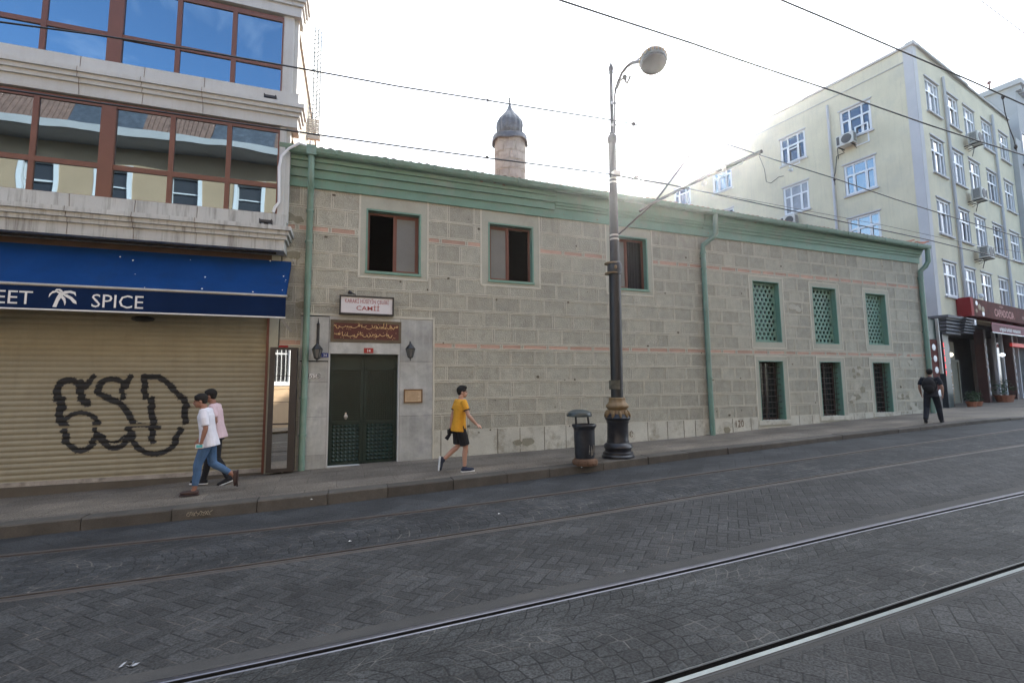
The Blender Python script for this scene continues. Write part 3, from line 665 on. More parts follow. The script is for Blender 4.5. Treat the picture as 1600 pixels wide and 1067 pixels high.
# pierced upper windows: a hexagonal lattice with real holes
for i, (x0, x1, z0, z1) in enumerate(GR):
    b = MB(); d = .26
    for (a0, a1, c0, c1) in ((x0-.012, x0+.012, z0, z1), (x1-.012, x1+.012, z0, z1)): b.box(a0, a1, -.008, d, c0, c1)
    b.box(x0-.012, x1+.012, -.008, d, z1-.01, z1+.014); b.box(x0-.012, x1+.012, -.008, d, z0-.014, z0+.012)
    wo = mq.part('pierced_window', b, m_green)
    g = MB(); nx = 6; px_ = (x1-x0-.06)/nx; pz = px_*.80; nzr = int((z1-z0-.06)/pz); rr = px_*.36
    gx0 = x0+.03; gz0 = z0+.03+((z1-z0-.06)-nzr*pz)/2
    g.box(x0+.012, gx0, .17, .20, z0, z1); g.box(x1-.03, x1-.012, .17, .20, z0, z1); g.box(gx0, x1-.03, .17, .2, z0, gz0); g.box(gx0, x1-.03, .17, .2, gz0+nzr*pz, z1)
    for r in range(nzr):
        cs = [(gx0+px_*(c+.5)) for c in range(nx)] if r % 2 == 0 else [(gx0+px_*(c+1)) for c in range(nx-1)]
        zz = gz0+pz*(r+.5); lo, hi = gz0+pz*r, gz0+pz*(r+1)
        if r % 2:
            for (q0, q1) in ((gx0, gx0+px_/2), (x1-.03-px_/2, x1-.03)): g.rect(q0, q1, lo, hi, .17)
        for cx in cs:
            outer = [(cx-px_/2, lo), (cx, lo), (cx+px_/2, lo), (cx+px_/2, zz), (cx+px_/2, hi), (cx, hi), (cx-px_/2, hi), (cx-px_/2, zz)]
            inner = [(cx+rr*math.cos(a)*.9, zz+rr*.98*math.sin(a)) for a in [math.radians(q) for q in (225, 270, 315, 0, 45, 90, 135, 180)]]
            for q in range(8):
                q2 = (q+1) % 8
                g.quad([(outer[q][0], .17, outer[q][1]), (outer[q2][0], .17, outer[q2][1]), (inner[q2][0], .17, inner[q2][1]), (inner[q][0], .17, inner[q][1])], r=.5)
                g.quad([(inner[q][0], .17, inner[q][1]), (inner[q2][0], .17, inner[q2][1]), (inner[q2][0], .21, inner[q2][1]), (inner[q][0], .21, inner[q][1])], r=.5)
    mq.part('lattice', g, m_green, parent=wo, norm=False)
    bk = MB(); bk.box(x0, x1, .27, .28, z0, z1); mq.part('pane', bk, m_darkpane, parent=wo)
for i, (x0, x1, z0, z1) in enumerate(LW):
    b = MB(); d = .34
    for (a0, a1, c0, c1) in ((x0-.012, x0+.012, z0, z1), (x1-.012, x1+.012, z0, z1)): b.box(a0, a1, -.006, d, c0, c1)
    b.box(x0-.012, x1+.012, -.006, d, z1-.01, z1+.014)
    wo = mq.part('barred_window', b, m_green)
    s_ = MB(); s_.box(x0-.15, x1+.17, -.03, d, z0-.14, z0); mq.part('sill', s_, m_lime, parent=wo)
    g = MB()
    for q in range(1, 7): g.tube([(x0+(x1-x0)*q/7, .12, z0), (x0+(x1-x0)*q/7, .12, z1)], .009, 6)
    nb = 9
    for q in range(1, nb+1): zz = z0+(z1-z0)*q/(nb+1); g.tube([(x0, .12, zz), (x1, .12, zz)], .011, 6)
    mq.part('bars', g, mat('rusty_bars', (.045, .038, .033), .8, .3, 9), parent=wo)
    p = MB(); wframe(p, x0+.02, x1-.02, z0, z1, .06, .26, .31); p.box((x0+x1)/2-.03, (x0+x1)/2+.03, .26, .31, z0, z1); mq.part('frame', p, m_dkbr, parent=wo)
    p = MB(); p.box(x0+.05, x1-.05, .30, .31, z0, z1); mq.part('pane', p, m_darkpane, parent=wo)
# downpipes (parts of the mosque)
def pipe(pts, r, clamps, name='downpipe', hopper=None):
    b = MB(); b.tube(pts, r, 12)
    for (x, y, z) in clamps: b.tube([(x, y, z-.02), (x, y, z+.02)], r*1.25, 12); b.box(x-.015, x+.015, y, .01, z-.01, z+.01)
    if hopper: b.box(*hopper)
    mq.part(name, b, m_greenp, smooth=True)
pipe([(-.70, -.34, 5.24), (-.70, -.33, 4.70), (-.70, -.20, 4.52), (-.71, -.09, 4.35), (-.715, -.08, 0), (-.725, -.08, ZP(-.72, N0)+.0)], .068, [(-.71, -.08, 4.02), (-.715, -.08, 3.3), (-.72, -.08, -.2), (-.72, -.08, -1.0)], hopper=(-.80, -.60, -.44, -.22, 5.2, 5.42))
pipe([(10.78, -.33, 5.25), (10.78, -.32, 4.62), (10.70, -.25, 4.50), (10.47, -.10, 4.30), (10.46, -.09, 4.1), (10.48, -.08, 0), (10.50, -.08, ZP(10.5, N0))], .075, [(10.46, -.085, 4.05), (10.46, -.085, 3.55), (10.47, -.085, 2.28), (10.48, -.085, .2)])
pipe([(21.10, -.33, 5.10), (21.10, -.32, 4.62), (21.06, -.22, 4.42), (20.97, -.10, 4.28), (20.97, -.09, 3.9), (20.99, -.08, 0), (21.0, -.08, ZP(21, N0))], .085, [(20.97, -.085, 4.0), (20.98, -.085, 1.9), (20.98, -.085, .9)])
# weathering: knocked-out chips, patches where the pointing has gone, flaked plaster
wr = random.Random(21); pm_ = MB(); m_ps = [mat('pale_repair', (.44, .43, .36), .95, .1, 4, .15, 50), mat('damp_patch', (.25, .24, .18), .95, .15, 4, .15, 50)]
def blob(dst, x, z, r, y, m=0, ar=1.0):
    k = len(dst.v); n_ = 11; ph = wr.random()*6
    for j in range(n_):
        a = 2*math.pi*j/n_; q = r*(1+.4*noise.noise((math.cos(a)*1.5+ph, math.sin(a)*1.5, x))+wr.uniform(-.12, .12)); dst.v.append((x+q*ar*math.cos(a), y, z+q*math.sin(a)))
    dst.f.append(tuple(range(k, k+n_))); dst.m.append(m); dst.r.append(wr.random())
def clear(x, z): return all(not (h[0]-.05 < x < h[1]+.05 and h[2]-.05 < z < h[3]+.05) for h in excl)
for q in range(70):
    x, z = wr.uniform(XL+.1, XR-.1), wr.uniform(-1.3, 4.5)
    if clear(x, z): blob(pm_, x, z, wr.uniform(.012, .035), -.0115, 0, wr.uniform(.7, 1.6))
for (cx, cz) in ((16.9, .3), (17.1, -.1), (16.8, -.5), (17.2, .45), (19.6, -.6), (19.9, -.9), (11.3, -1.3), (4.5, -1.45), (6.3, -1.4), (-.95, 3.0), (-1.0, 2.0), (-.98, 3.9), (14.3, 2.5), (19.8, .9)):
    for q in range(4):
        x, z = cx+wr.uniform(-.25, .25), cz+wr.uniform(-.15, .15)
        if not clear(x, z): continue
        pt_ = MB(); blob(pt_, x, z, wr.uniform(.04, .11), -.0112-.0004*q, wr.randrange(2), wr.uniform(1, 2.2)); mq.part('stone_patch', pt_, m_ps, norm=False)
mq.part('stone_chips', pm_, mat('dark_chip', (.10, .085, .06), .95), norm=False)
fp = MB()
for q in range(14): blob(fp, wr.uniform(XL+.3, XR-.3), wr.uniform(4.66, 4.76), wr.uniform(.006, .016), -.0755, 0, wr.uniform(1, 2.5))
for (x, z, y) in ((3.65, 5.24, -.262), (3.9, 5.21, -.262), (3.3, 5.22, -.262), (12.5, 5.2, -.25), (17.0, 5.2, -.25)): blob(fp, x, z, .02, y, 0, 2.5)
mq.part('flaked_paint', fp, mat('bare_weathered_wood', (.20, .14, .10), .9, .2, 9), norm=False)
# small marks on the wall
mk = MB(); x, z = MQ.px(1155, 666)
mk.text('120', .30, lambda a, b_: (x+a, -.013, z-.02+b_), sx=.85); x2_, z2_ = MQ.px(984, 678)
mk.tube([(x2_-.12+.06*math.cos(q*.7), -.013, z2_+.05*math.sin(q*.7)) for q in range(9)], .007, 5); mk.tube([(x2_+.05+.05*math.cos(q*.7), -.013, z2_+.08*math.sin(q*.7)) for q in range(9)], .007, 5)
mq.part('painted_mark', mk, mat('brown_paint_mark', (.12, .07, .04), .9), norm=False)
# sticker scribble and blue plate on the marble
st = Thing(MQ, (-.62, -.02, .25), 'wall_sticker', 'small black and white scribbled sticker on the marble left of the door', 'sticker')
b = MB(); x, z = MQ.px(490, 588)
b.poly([(x-.1, z-.05), (x+.1, z-.03), (x+.09, z+.03), (x-.09, z+.06)], -.026, -.018); st.part('backing', b, m_white)
b = MB(); b.text('ŞɑɔЄ', .12, lambda a, c: (x+a, -.028, z-.035+c)); st.part('scribble', b, m_black, norm=False)
# blue utility plate
x, z = MQ.px(509, 555); b = MB(); b.box(x-.09, x+.06, -.03, -.018, z-.05, z+.05, 0); b.text('34', .08, lambda a, c: (x-.015+a, -.033, z-.03+c), m=1)
solo(MQ, (x, -.02, z), 'utility_plate', b, [mat('plate_blue', (.02, .04, .2), .4), m_white], 'small blue and white plate at the upper left corner of the door', 'plate')
x, z = MQ.px(575.5, 548); b = MB(); b.box(x-.10, x+.11, -.035, -.018, z-.055, z+.06, 0); b.text('14', .085, lambda a, c: (x+.005+a, -.039, z-.03+c), m=1, bold=.002)
solo(MQ, (x, -.02, z), 'house_number', b, [mat('number_red', (.30, .015, .012), .4), m_white], 'red house number plate on the marble lintel above the green door', 'number plate')
# hanging sign
sx0, sz1 = MQ.px(532, 462, -.12); sx1, _ = MQ.px(614, 466, -.12); _, sz0 = MQ.px(572, 490.5, -.12); sz1 = MQ.px(572, 464.5, -.12)[1]
sg = Thing(MQ, ((sx0+sx1)/2, -.1, sz0), 'mosque_sign', 'white name sign with red letters in a black box frame over the doorway', 'sign')
b = MB(); wframe(b, sx0-.02, sx1+.02, sz0-.03, sz1+.02, .035, -.17, 0); b.box(sx0, sx1, -.12, -.02, sz0, sz1); sg.part('box_frame', b, m_black)
b = MB(); b.box(sx0+.015, sx1-.015, -.15, -.125, sz0+.005, sz1-.015); sg.part('panel', b, mat('sign_white', (.62, .61, .62), .4, .05))
b = MB(); cx = (sx0+sx1)/2
b.text('KARAKİ HÜSEYİN ÇELEBİ', .135, lambda a, c: (cx+a, -.153, sz0+.235+c), sx=.62, bold=.0); b.text('CAMİİ', .145, lambda a, c: (cx+.02+a, -.153, sz0+.075+c), sx=1.2, bold=.001)
sg.part('lettering', b, mat('sign_red', (.32, .05, .045), .6), norm=False)
b = MB(); x, z = MQ.px(549, 457, -.05); b.tube([(x-.05, -.06, z), (x+.03, -.1, z-.03)], [.05, .015], 8); b.tube([(x+.03, -.1, z-.03), (x+.1, -.1, z-.06)], .012, 6)
solo(MQ, (x, -.05, z), 'sign_spotlight', b, m_pole2, 'small rusty spotlight sitting on top of the white name sign', 'spotlight', smooth=True)
# framed notice
b = MB(); x0, z1 = MQ.px(631, 608, -.03); x1, z0 = MQ.px(660, 629, -.03)
no = Thing(MQ, ((x0+x1)/2, -.03, z0), 'framed_notice', 'small framed cream notice on the marble right of the door', 'notice')
wframe(b, x0, x1, z0, z1, .03, -.05, -.018); no.part('frame', b, mat('notice_frame', (.16, .09, .04), .5))
b = MB(); b.box(x0+.02, x1-.02, -.035, -.02, z0+.02, z1-.02); no.part('page', b, mat('notice_paper', (.55, .42, .27), .6, .12, 8))
b = MB()
for q in range(9): b.box(x0+.06, x1-.06-random.uniform(0, .1), -.037, -.035, z1-.07-q*.024, z1-.063-q*.024)
no.part('text_lines', b, mat('faded_ink', (.25, .15, .08), .7))
# wall lanterns
def lantern(cx, ztop, zb, label, long_):
    T = Thing(MQ, (cx, -.02, zb), 'wall_lantern', label, 'lantern', 'pair of black wall lanterns beside the doorway'); y = -.17; h = .36
    b = MB(); b.lathe([(.0, .0), (.012, .02), (.012, .06), (.045, .075), (.055, .09)], (cx, y, zb), 6); b.lathe([(.112, .28), (.118, .285), (.10, .31), (.07, .35), (.03, .40), (.012, .43), (.008, .46)], (cx, y, zb), 6)
    for k in range(6):
        a = math.pi/3*k; b.tube([(cx+.055*math.cos(a), y+.055*math.sin(a), zb+.085), (cx+.105*math.cos(a), y+.105*math.sin(a), zb+.285)], .007, 5)
    T.part('cage', b, m_black)
    g = MB(); g.lathe([(.05, .09), (.098, .283)], (cx, y, zb), 6); T.part('glass_panes', g, mat('smoky_lantern_glass', (.16, .16, .15), .15, .1, 6))
    a = MB(); a.tube([(cx, -.015, ztop), (cx, -.03, (ztop+zb)/2+.2), (cx, -.08, zb+.47), (cx, y, zb+.44)], .012, 6); a.box(cx-.03, cx+.03, -.03, -.015, zb+.35, ztop)
    if long_: a.lathe([(.02, 0), (.035, .02), (.012, .05), (.004, .16)], (cx, -.03, ztop), 8)
    T.part('bracket', a, m_black)
lantern(-.47, MQ.px(497, 508)[1], MQ.px(497, 566, -.17)[1], 'black wall lantern on a long bracket left of the green door', True)
lantern(1.56, MQ.px(641, 545)[1], MQ.px(641, 564, -.17)[1], 'black wall lantern on the marble right of the green door', False)
# ------------------------------------------------------------------ MINARET
YM = 2.3
def mpx(x, y): return MQ.px(x, y, YM)
mx_, _ = mpx(797, 240)
mn = Thing(MQ, (mx_, YM, 5.6), 'minaret', 'short round stone minaret with a lead onion dome behind the roof ridge', 'minaret')
rs_ = (mpx(820, 250)[0]-mpx(774, 250)[0])/2; zt = mpx(797, 222)[1]
b = MB(); z = 5.0; ci = 0
while z < zt-.02:
    h = .30; n_ = 8; zt2 = min(z+h, zt)
    for k in range(n_):
        a0 = 2*math.pi*(k+.5*(ci % 2))/n_+.02; a1 = a0+2*math.pi/n_-.035; q0 = len(b.v); rr = rs_+random.uniform(-.012, .008); rv = random.random()
        for s2 in range(5):
            a = a0+(a1-a0)*s2/4
            b.v += [(mx_+rr*math.cos(a), YM+rr*math.sin(a), z+.012), (mx_+rr*math.cos(a), YM+rr*math.sin(a), zt2-.012)]
        for s2 in range(4): b.f.append((q0+2*s2, q0+2*s2+2, q0+2*s2+3, q0+2*s2+1)); b.m.append(0); b.r.append(rv)
    z += h; ci += 1
b.lathe([(rs_-.022, 5.0), (rs_-.022, zt)], (mx_, YM, 0), 32, 1)
mn.part('shaft', b, [m_cone, m_mort], norm=False)
zc0 = mpx(797, 226)[1]; zc1 = mpx(797, 218)[1]
b = MB(); k = len(b.v); n_ = 36
for (r, z) in ((rs_+.02, zc0+.05), (rs_+.05, zc0-.02), (rs_+.085, zc0), (rs_+.08, zc1-.02), (rs_-.02, zc1+.03)):
    for j in range(n_):
        a = 2*math.pi*j/n_; b.v.append((mx_+r*math.cos(a), YM+r*math.sin(a), z+.035*math.sin(a*4)*(r > rs_+.03)))
for i in range(4):
    for j in range(n_): a = k+i*n_+j; c = k+i*n_+(j+1) % n_; b.f.append((a, c, c+n_, a+n_)); b.m.append(0); b.r.append(.5)
b.f.append(tuple(range(k+4*n_, k+5*n_))); b.m.append(0); b.r.append(.5)
mn.part('collar', b, m_lead, smooth=True)
zd = [mpx(797, y)[1] for y in (219, 214, 209, 202, 195, 190, 184, 178, 173, 168, 162)]; wd = [13.5, 15.5, 17.6, 18.6, 18.4, 16.4, 12.2, 7.4, 4.4, 2.4, 1.2]
b = MB(); b.lathe([(wd[i]/23*rs_, zd[i]) for i in range(11)], (mx_, YM, 0), 96, 0, 14, .10); mn.part('onion_dome', b, m_lead, smooth=False)
b = MB(); zf = zd[-1]; b.lathe([(.03, 0), (.02, .05), (.045, .09), (.02, .13), (.035, .18), (.01, .22), (.006, .36)], (mx_, YM, zf-.02), 10); mn.part('finial', b, m_lead, smooth=True)
# ------------------------------------------------------------------ SHOP BUILDING (left)
lb = Thing(LB, (-3, 0, -1.8), 'shop_building', 'pale stucco shop building with brown framed reflective windows above a blue awning', 'building')
XB0 = -13.0; FY = -.40
b = MB()
for (x1, z0, z1) in ((.86, 6.40, 8.4), (.77, 3.6, 5.8)):
    b.box(.565, x1-.09, FY, -.2, z0, z1, 0); b.box(x1-.09, x1, FY+.07, -.2, z0, z1, 0)
b.box(.20, .84, -.2, 8, 8.4, 12.5, 0); b.box(.2, .79, -.2, 8, 5.6, 8.4, 2); b.box(.2, .72, -.2, 8, 2.97, 5.6, 0)
b.box(XB0, .2, 1.2, 8, 2.6, 12.5, 0); b.box(XB0, .2, -.34, 1.2, 9.2, 12.5, 0)
b.box(.445, .63, -.02, .3, -2.4, 2.97, 1); b.box(XB0, .63, -.01, .3, 1.60, 2.97, 3); b.box(XB0, -4.75, -.02, .3, -2.4, 1.6, 1)
b.box(XB0, .6, -.42, .0, 2.97, 3.02, 1)
b.box(XB0, .63, .3, 8, -2.4, 2.7, 4)
m_creamy = mat('cream_render', (.25, .22, .165), .85, .05, 1)
m_soff = mat('brown_soffit', (.09, .055, .035), .8, .2, 3)
lb.part('wall', b, [m_cream, m_plast, m_creamy, m_soff, m_dark])
CP = [(.0, .07), (-.29, .07), (-.29, .20), (-.38, .20), (-.38, .155), (-.47, .155), (-.47, .11), (-.56, .11), (-.56, .065), (-.79, .065)]
for zt2, x1, mm, nm in ((6.51, .92, m_cream, 'cornice'), (3.73, .74, m_dirty, 'cornice'), (9.13, .93, m_cream, 'cornice')):
    b = MB(); pr = [(FY+.4, zt2)]+[(FY-o, zt2+z) for z, o in CP]+[(FY+.4, zt2-.79)]
    k = 0
    for xa in (XB0, x1):       # the moulding returns round the right-hand end
        pass
    b.extr(pr, XB0, x1-.02)
    n_ = len(CP)
    for i in range(n_-1):
        (za, oa), (zb_, ob) = CP[i], CP[i+1]
        k = len(b.v); b.v += [(x1-.02, FY-oa, zt2+za), (x1-.07+oa, FY-oa, zt2+za), (x1-.07+oa, FY+.42, zt2+za), (x1-.02, FY-ob, zt2+zb_), (x1-.07+ob, FY-ob, zt2+zb_), (x1-.07+ob, FY+.42, zt2+zb_)]
        for f in ((k, k+1, k+4, k+3), (k+1, k+2, k+5, k+4)): b.f.append(f); b.m.append(0); b.r.append(.5)
    for xj in (-10.6, -7.9, -5.2, -2.98, -1.95, -.9) if zt2 < 9 else ():
        b.tube([(xj+.02*random.random(), FY-CP[i][1]-.003, zt2+CP[i][0]) for i in range(n_)], .004, 4, 1)
    lb.part(nm, b, [mm, m_soff])
def glazing(z0, z1, zt0, zt1, xpil):
    xs = [(-12.3, -12.21), (-11.2, -10.96), (-9.95, -9.86), (-8.9, -8.81), (-7.85, -7.76), (-6.83, -6.59), (-5.6, -5.51), (-4.62, -4.53), (-3.665, -3.58), (-2.605, -2.365), (-1.457, -1.37), (-.44, -.352)]
    b = MB(); y0, y1 = FY-.015, FY+.06
    for a, c in xs: b.box(a, c, y0-(.02 if c-a > .15 else 0), y1, z0, z1)
    b.box(XB0, xpil, y0+.004, y1, zt0, zt1); b.box(XB0, xpil, y0+.004, y1, z1-.08, z1+.03); b.box(XB0, xpil, y0+.006, y1, z0-.02, z0+.025); b.box(xpil-.03, xpil, y0, y1, z0, z1)
    wo = lb.part('window_band', b, m_brown)
    ed = [XB0]+[q for a in xs for q in a]+[xpil-.03]
    for i in range(0, len(ed), 2):
        for (q0, q1) in ((z0+.02, zt0), (zt1, z1-.08)):
            g = MB(); g.box(ed[i], ed[i+1], FY+.015, FY+.03, q0, q1); lb.part('pane', g, m_shop, parent=wo)
glazing(6.51, 8.26, 7.06, 7.16, .565); glazing(3.73, 5.66, 4.32, 4.42, .565)
b = MB(); b.box(XB0, .56, FY+.1, FY+.15, 2.9, 9.2); lb.part('inner_blind', b, m_dark)
# roller shutter
b = MB(); X0s, X1s = -4.7, .40; PITCH = .105
def shy(z): # corrugation
    u = ((z+5) % PITCH)/PITCH; return .04-.026*math.sin(math.pi*u)**.7
zz = -1.67; prof = []
while zz < 1.62: prof.append((shy(zz), zz)); zz += PITCH/8
k = 0; NXS = 24
for i in range(NXS+1):
    x = X0s+(X1s-X0s)*i/NXS
    b.v += [(x, y+.006*noise.noise((x*.8, z*2, 0)), z) for y, z in prof]
n_ = len(prof)
for i in range(NXS):
    for j in range(n_-1): a = i*n_+j; b.f.append((a, a+n_, a+n_+1, a+1)); b.m.append(0); b.r.append(.5)
shu = lb.part('roller_shutter', b, m_shut, smooth=False)
for p_ in shu.data.polygons: p_.use_smooth = True
b = MB(); b.box(X0s, X1s, .0, .06, -1.74, -1.66); lb.part('bottom_rail', b, mat('scuffed_rail', (.33, .30, .26), .7, .2, 6, stain=(.08, .07, .06), stscale=5, stfac=.7), parent=shu)
b = MB(); b.box(.40, .45, -.03, .08, -2.1, 1.62); lb.part('shutter_rail', b, m_brown2, parent=shu)
b = MB(); b.box(X0s-.05, X0s, -.03, .08, -2.1, 1.62); lb.part('shutter_rail', b, m_brown2, parent=shu)
b = MB(); b.box(X0s, .44, -.03, .12, -2.4, -1.745); lb.part('shutter_gap_shade', b, m_joint_shade)  # dark box standing in for the shade of the gap under the shutter
# graffiti: sprayed strokes following the slats
def P_(x, y): return LB.px(60+x/6.154, 570+y/6.154)
def arc(cx, cy, rx, ry, a0, a1, n=14): return [(cx+rx*math.cos(R_(a0+(a1-a0)*i/n)), cy-ry*math.sin(R_(a0+(a1-a0)*i/n))) for i in range(n+1)]
strokes = [(arc(285, 240, 110, 95, 200, 0), 60), ([(400, 170), (400, 320)], 66), ([(520, 110), (440, 220)], 46), ([(455, 362), (456, 364)], 82), ([(170, 250), (165, 330)], 60), ([(213, 330), (222, 415)], 66), ([(192, 420), (195, 540), (250, 590)], 62),
           (arc(400, 600, 175, 140, 150, 15), 40), (arc(395, 640, 150, 185, 185, 355), 52), ([(245, 640), (260, 740)], 60), ([(530, 560), (550, 680)], 40),
           (arc(700, 240, 140, 105, 165, 15), 50), ([(575, 210), (570, 270), (640, 310), (780, 370), (860, 470), (900, 560)], 58), ([(800, 170), (800, 320)], 46), ([(880, 110), (840, 180)], 50), (arc(720, 640, 140, 160, 195, 345), 50), (arc(715, 650, 105, 95, 200, 340), 22),
           ([(1010, 110), (1020, 310)], 56), ([(1080, 330), (1085, 400)], 60), ([(1070, 410), (1100, 555)], 60), ([(1085, 620), (1090, 735)], 56), ([(1010, 115), (1150, 115), (1220, 160), (1300, 240), (1360, 310)], 56), ([(1400, 330), (1420, 400)], 60), ([(1400, 410), (1405, 550)], 60),
           (arc(1110, 640, 235, 215, 180, 330), 50), ([(1360, 620), (1300, 740)], 56), ([(880, 590), (960, 575), (1080, 590), (1160, 605)], 40), ([(860, 610), (900, 700)], 60)]
segs = []; grr = random.Random(12)
for pts, wd_ in strokes:
    q = [P_(*p) for p in pts]; hw = wd_/6.154*.0135/2*.86
    for a, c in zip(q, q[1:]): segs.append((a[0], a[1], c[0], c[1], hw))
gx0, gz1 = P_(100, 80); gx1, gz0 = P_(1500, 900); dz = PITCH/8; dx = .013
za0 = P_(700, 597)[1]; za1 = P_(700, 575)[1]
b = MB(); zz = gz0-(gz0-prof[0][1]) % dz
def inside(x, z):
    for (ax, az, bx, bz, hw) in segs:
        if abs(z-(az+bz)/2) > abs(az-bz)/2+hw*1.7 or abs(x-(ax+bx)/2) > abs(ax-bx)/2+hw*1.7: continue
        vx, vz = bx-ax, bz-az; L2 = vx*vx+vz*vz; u = 0 if L2 < 1e-9 else max(0, min(1, ((x-ax)*vx+(z-az)*vz)/L2))
        dd = math.hypot(x-ax-u*vx, z-az-u*vz)
        if dd < hw*(1+.12*noise.noise((x*18, z*18, 0))): return True
        if dd < hw*1.4 and grr.random() < .2*(1.4-dd/hw)/.4: return True
    return False
while zz < gz1:
    slat = math.floor((zz+5)/PITCH); zc = zz+dz/2
    jig = .012*math.sin(slat*2.7)
    blank = za0 < zc < za1 and False
    x = gx0
    while x < gx1:
        if inside(x+jig, zc) and not (za0 < zc < za1 and not (-1.65 < x < -.6)):
            y0_, y1_ = shy(zz+.0001)+.006*noise.noise((x*.8, zz*2, 0))-.0045, shy(zz+dz-.0001)+.006*noise.noise((x*.8, (zz+dz)*2, 0))-.0045
            b.quad([(x, y0_, zz), (x+dx, y0_, zz), (x+dx, y1_, zz+dz), (x, y1_, zz+dz)])
        x += dx
    zz += dz
lb.part('graffiti', b, m_paint, parent=shu, norm=False, label='black spray painted tag on the beige shutter')
# awning
aw = Thing(LB, (-3, -.4, 1.45), 'shop_awning', 'long blue shop awning with white palm tree and SPICE lettering on its valance', 'awning')
b = MB(); XA = .85; n_ = 30
for i in range(n_+1):
    x = XB0+(XA-XB0)*i/n_; s_ = .012*math.sin(i*2.1)
    b.v += [(x, -.10, 2.80), (x, -.32, 2.50-.01-s_), (x, -.54, 2.20-.015-s_), (x, -.75, 1.93)]
for i in range(n_):
    for j in range(3): a = i*4+j; b.f.append((a, a+4, a+5, a+1)); b.m.append(0); b.r.append(.5)
b.quad([(XA, -.10, 2.80), (XA, -.75, 1.93), (XA, -.70, 1.93), (XA, -.10, 2.72)])
aw.part('canopy', b, m_awn)
b = MB(); b.tube([(XB0, -.76, 1.90), (XA+.02, -.76, 1.90)], .032, 10); b.tube([(XA+.03, -.12, 2.80), (XA+.06, -.12, 2.80)], .05, 8); aw.part('front_bar', b, m_alu, smooth=True)
b = MB(); b.box(XB0, XA, -.775, -.765, 1.47, 1.885); va = aw.part('valance', b, m_awn2)
b = MB(); grr = random.Random(5)
for q in range(13):
    u = grr.random(); xx = XA-.05-(grr.random()**3)*3.6; yy, zz = -.12-.63*u, 2.80-.87*u; r_ = grr.uniform(.006, .02)
    k = len(b.v); b.v += [(xx-r_, yy-.02, zz), (xx, yy-.02-.3*r_, zz-r_), (xx+r_, yy-.02, zz), (xx, yy-.02+.3*r_, zz+r_)]; b.f.append((k, k+1, k+2, k+3)); b.m.append(0); b.r.append(.5)
aw.part('bird_droppings', b, m_white, norm=False)
b = MB(); b.box(XB0, XA, -.785, -.755, 1.445, 1.47); aw.part('hem', b, m_white)
VO = -.777
def tl(txt, xa, xb, ya, yb, **kw):
    x0, z1 = LB.px((xa), ya, VO); x1, _ = LB.px(xb, ya, VO); _, z0 = LB.px((xa+xb)/2, yb, VO); _, z1 = LB.px((xa+xb)/2, ya, VO)
    t_ = MB(); t_.text(txt, 1, lambda a, c: (a, 0, c), align='LEFT', **kw); xs_ = [v[0] for v in t_.v]; zs_ = [v[2] for v in t_.v]
    fx = (x1-x0)/(max(xs_)-min(xs_)); fz = (z1-z0)/(max(zs_)-min(zs_))
    t_.v = [(x0+(v[0]-min(xs_))*fx, VO-.003, z0+(v[2]-min(zs_))*fz) for v in t_.v]; return t_
b = tl('SPICE', 144, 225, 461, 481.5); aw.part('lettering', b, m_white, parent=va, norm=False)
b = tl('EET', -6, 52, 454, 474.5); aw.part('lettering', b, m_white, parent=va, norm=False)
b = MB()
def pp(x, y): q = LB.px(x/5.333, 360+y/5.333, VO); return (q[0], q[1])
for pl in ([(437, 637), (470, 560), (495, 520), (530, 520), (545, 530), (520, 545), (490, 590), (470, 640)],
           [(505, 515), (490, 500), (455, 505), (470, 488), (500, 487), (520, 500), (525, 515)], [(500, 530), (470, 515), (435, 525), (405, 560), (412, 530), (440, 505), (480, 505), (515, 520)],
           [(510, 520), (540, 505), (590, 502), (630, 515), (635, 550), (615, 530), (580, 522), (530, 535)], [(520, 535), (560, 535), (600, 555), (635, 590), (640, 615), (610, 605), (585, 575), (550, 555)], [(515, 535), (545, 565), (550, 600), (540, 628), (530, 590), (505, 555)]):
    b.poly([pp(*p) for p in pl], VO-.003, 0, flat=True)
aw.part('palm_emblem', b, m_white, parent=va, norm=False)
for px0 in (225, -20):
    x, z = LB.px(px0, 499, -.4); b = MB(); b.ell((x, -.45, z), (.2, .12, .06), 12); aw.part('folding_arm_joint', b, m_black)
b = MB(); b.bar((.72, -.55, 1.50), (.92, -.35, 1.22), .05); aw.part('support_arm', b, m_alu)
b = MB(); b.tube([(.88, -.12, 2.75), (.90, -.1, 2.2), (.95, -.08, 1.6), (1.02, -.05, 1.15), (.98, -.05, 1.02)], .006, 5)
solo(LB, (.9, -.1, 1.1), 'hanging_cord', b, m_alu, 'thin pale cord hanging from the end of the blue awning', 'cord')
# small lamps on the cornices
for (x, z, zc) in (LB.px(423, 155, FY-.1)+(0,), LB.px(416, 348, FY-.1)+(0,)):
    b = MB(); b.box(x-.12, x+.12, FY-.20, FY-.13, z-.02, z+.03); b.box(x-.12, x-.10, FY-.20, FY-.05, z-.03, z+.05); b.box(x+.10, x+.12, FY-.20, FY-.05, z-.03, z+.05); b.box(x-.04, x+.04, FY-.13, FY-.04, z-.07, z-.01)
    solo(LB, (x, FY-.1, z-.05), 'floodlight', b, m_pole2, 'small dark floodlight on the %s cornice of the shop building' % ('upper' if z > 5 else 'lower'), 'floodlight', 'floodlights on the shop building')
b = MB(); pts = [LB.px(*p, -.45) for p in ((484, 212), (483, 221), (468, 224), (452, 232), (440, 244), (436, 262), (436, 316), (430, 324), (427, 332))]
b.tube([(x, -.45 if i > 1 else -.2, z) for i, (x, z) in enumerate(pts)], .028, 8)
solo(LB, (pts[0][0], -.4, pts[-1][1]), 'flexible_conduit', b, m_wf, 'white flexible pipe bending round the corner pillar of the shop building', 'pipe', smooth=True)
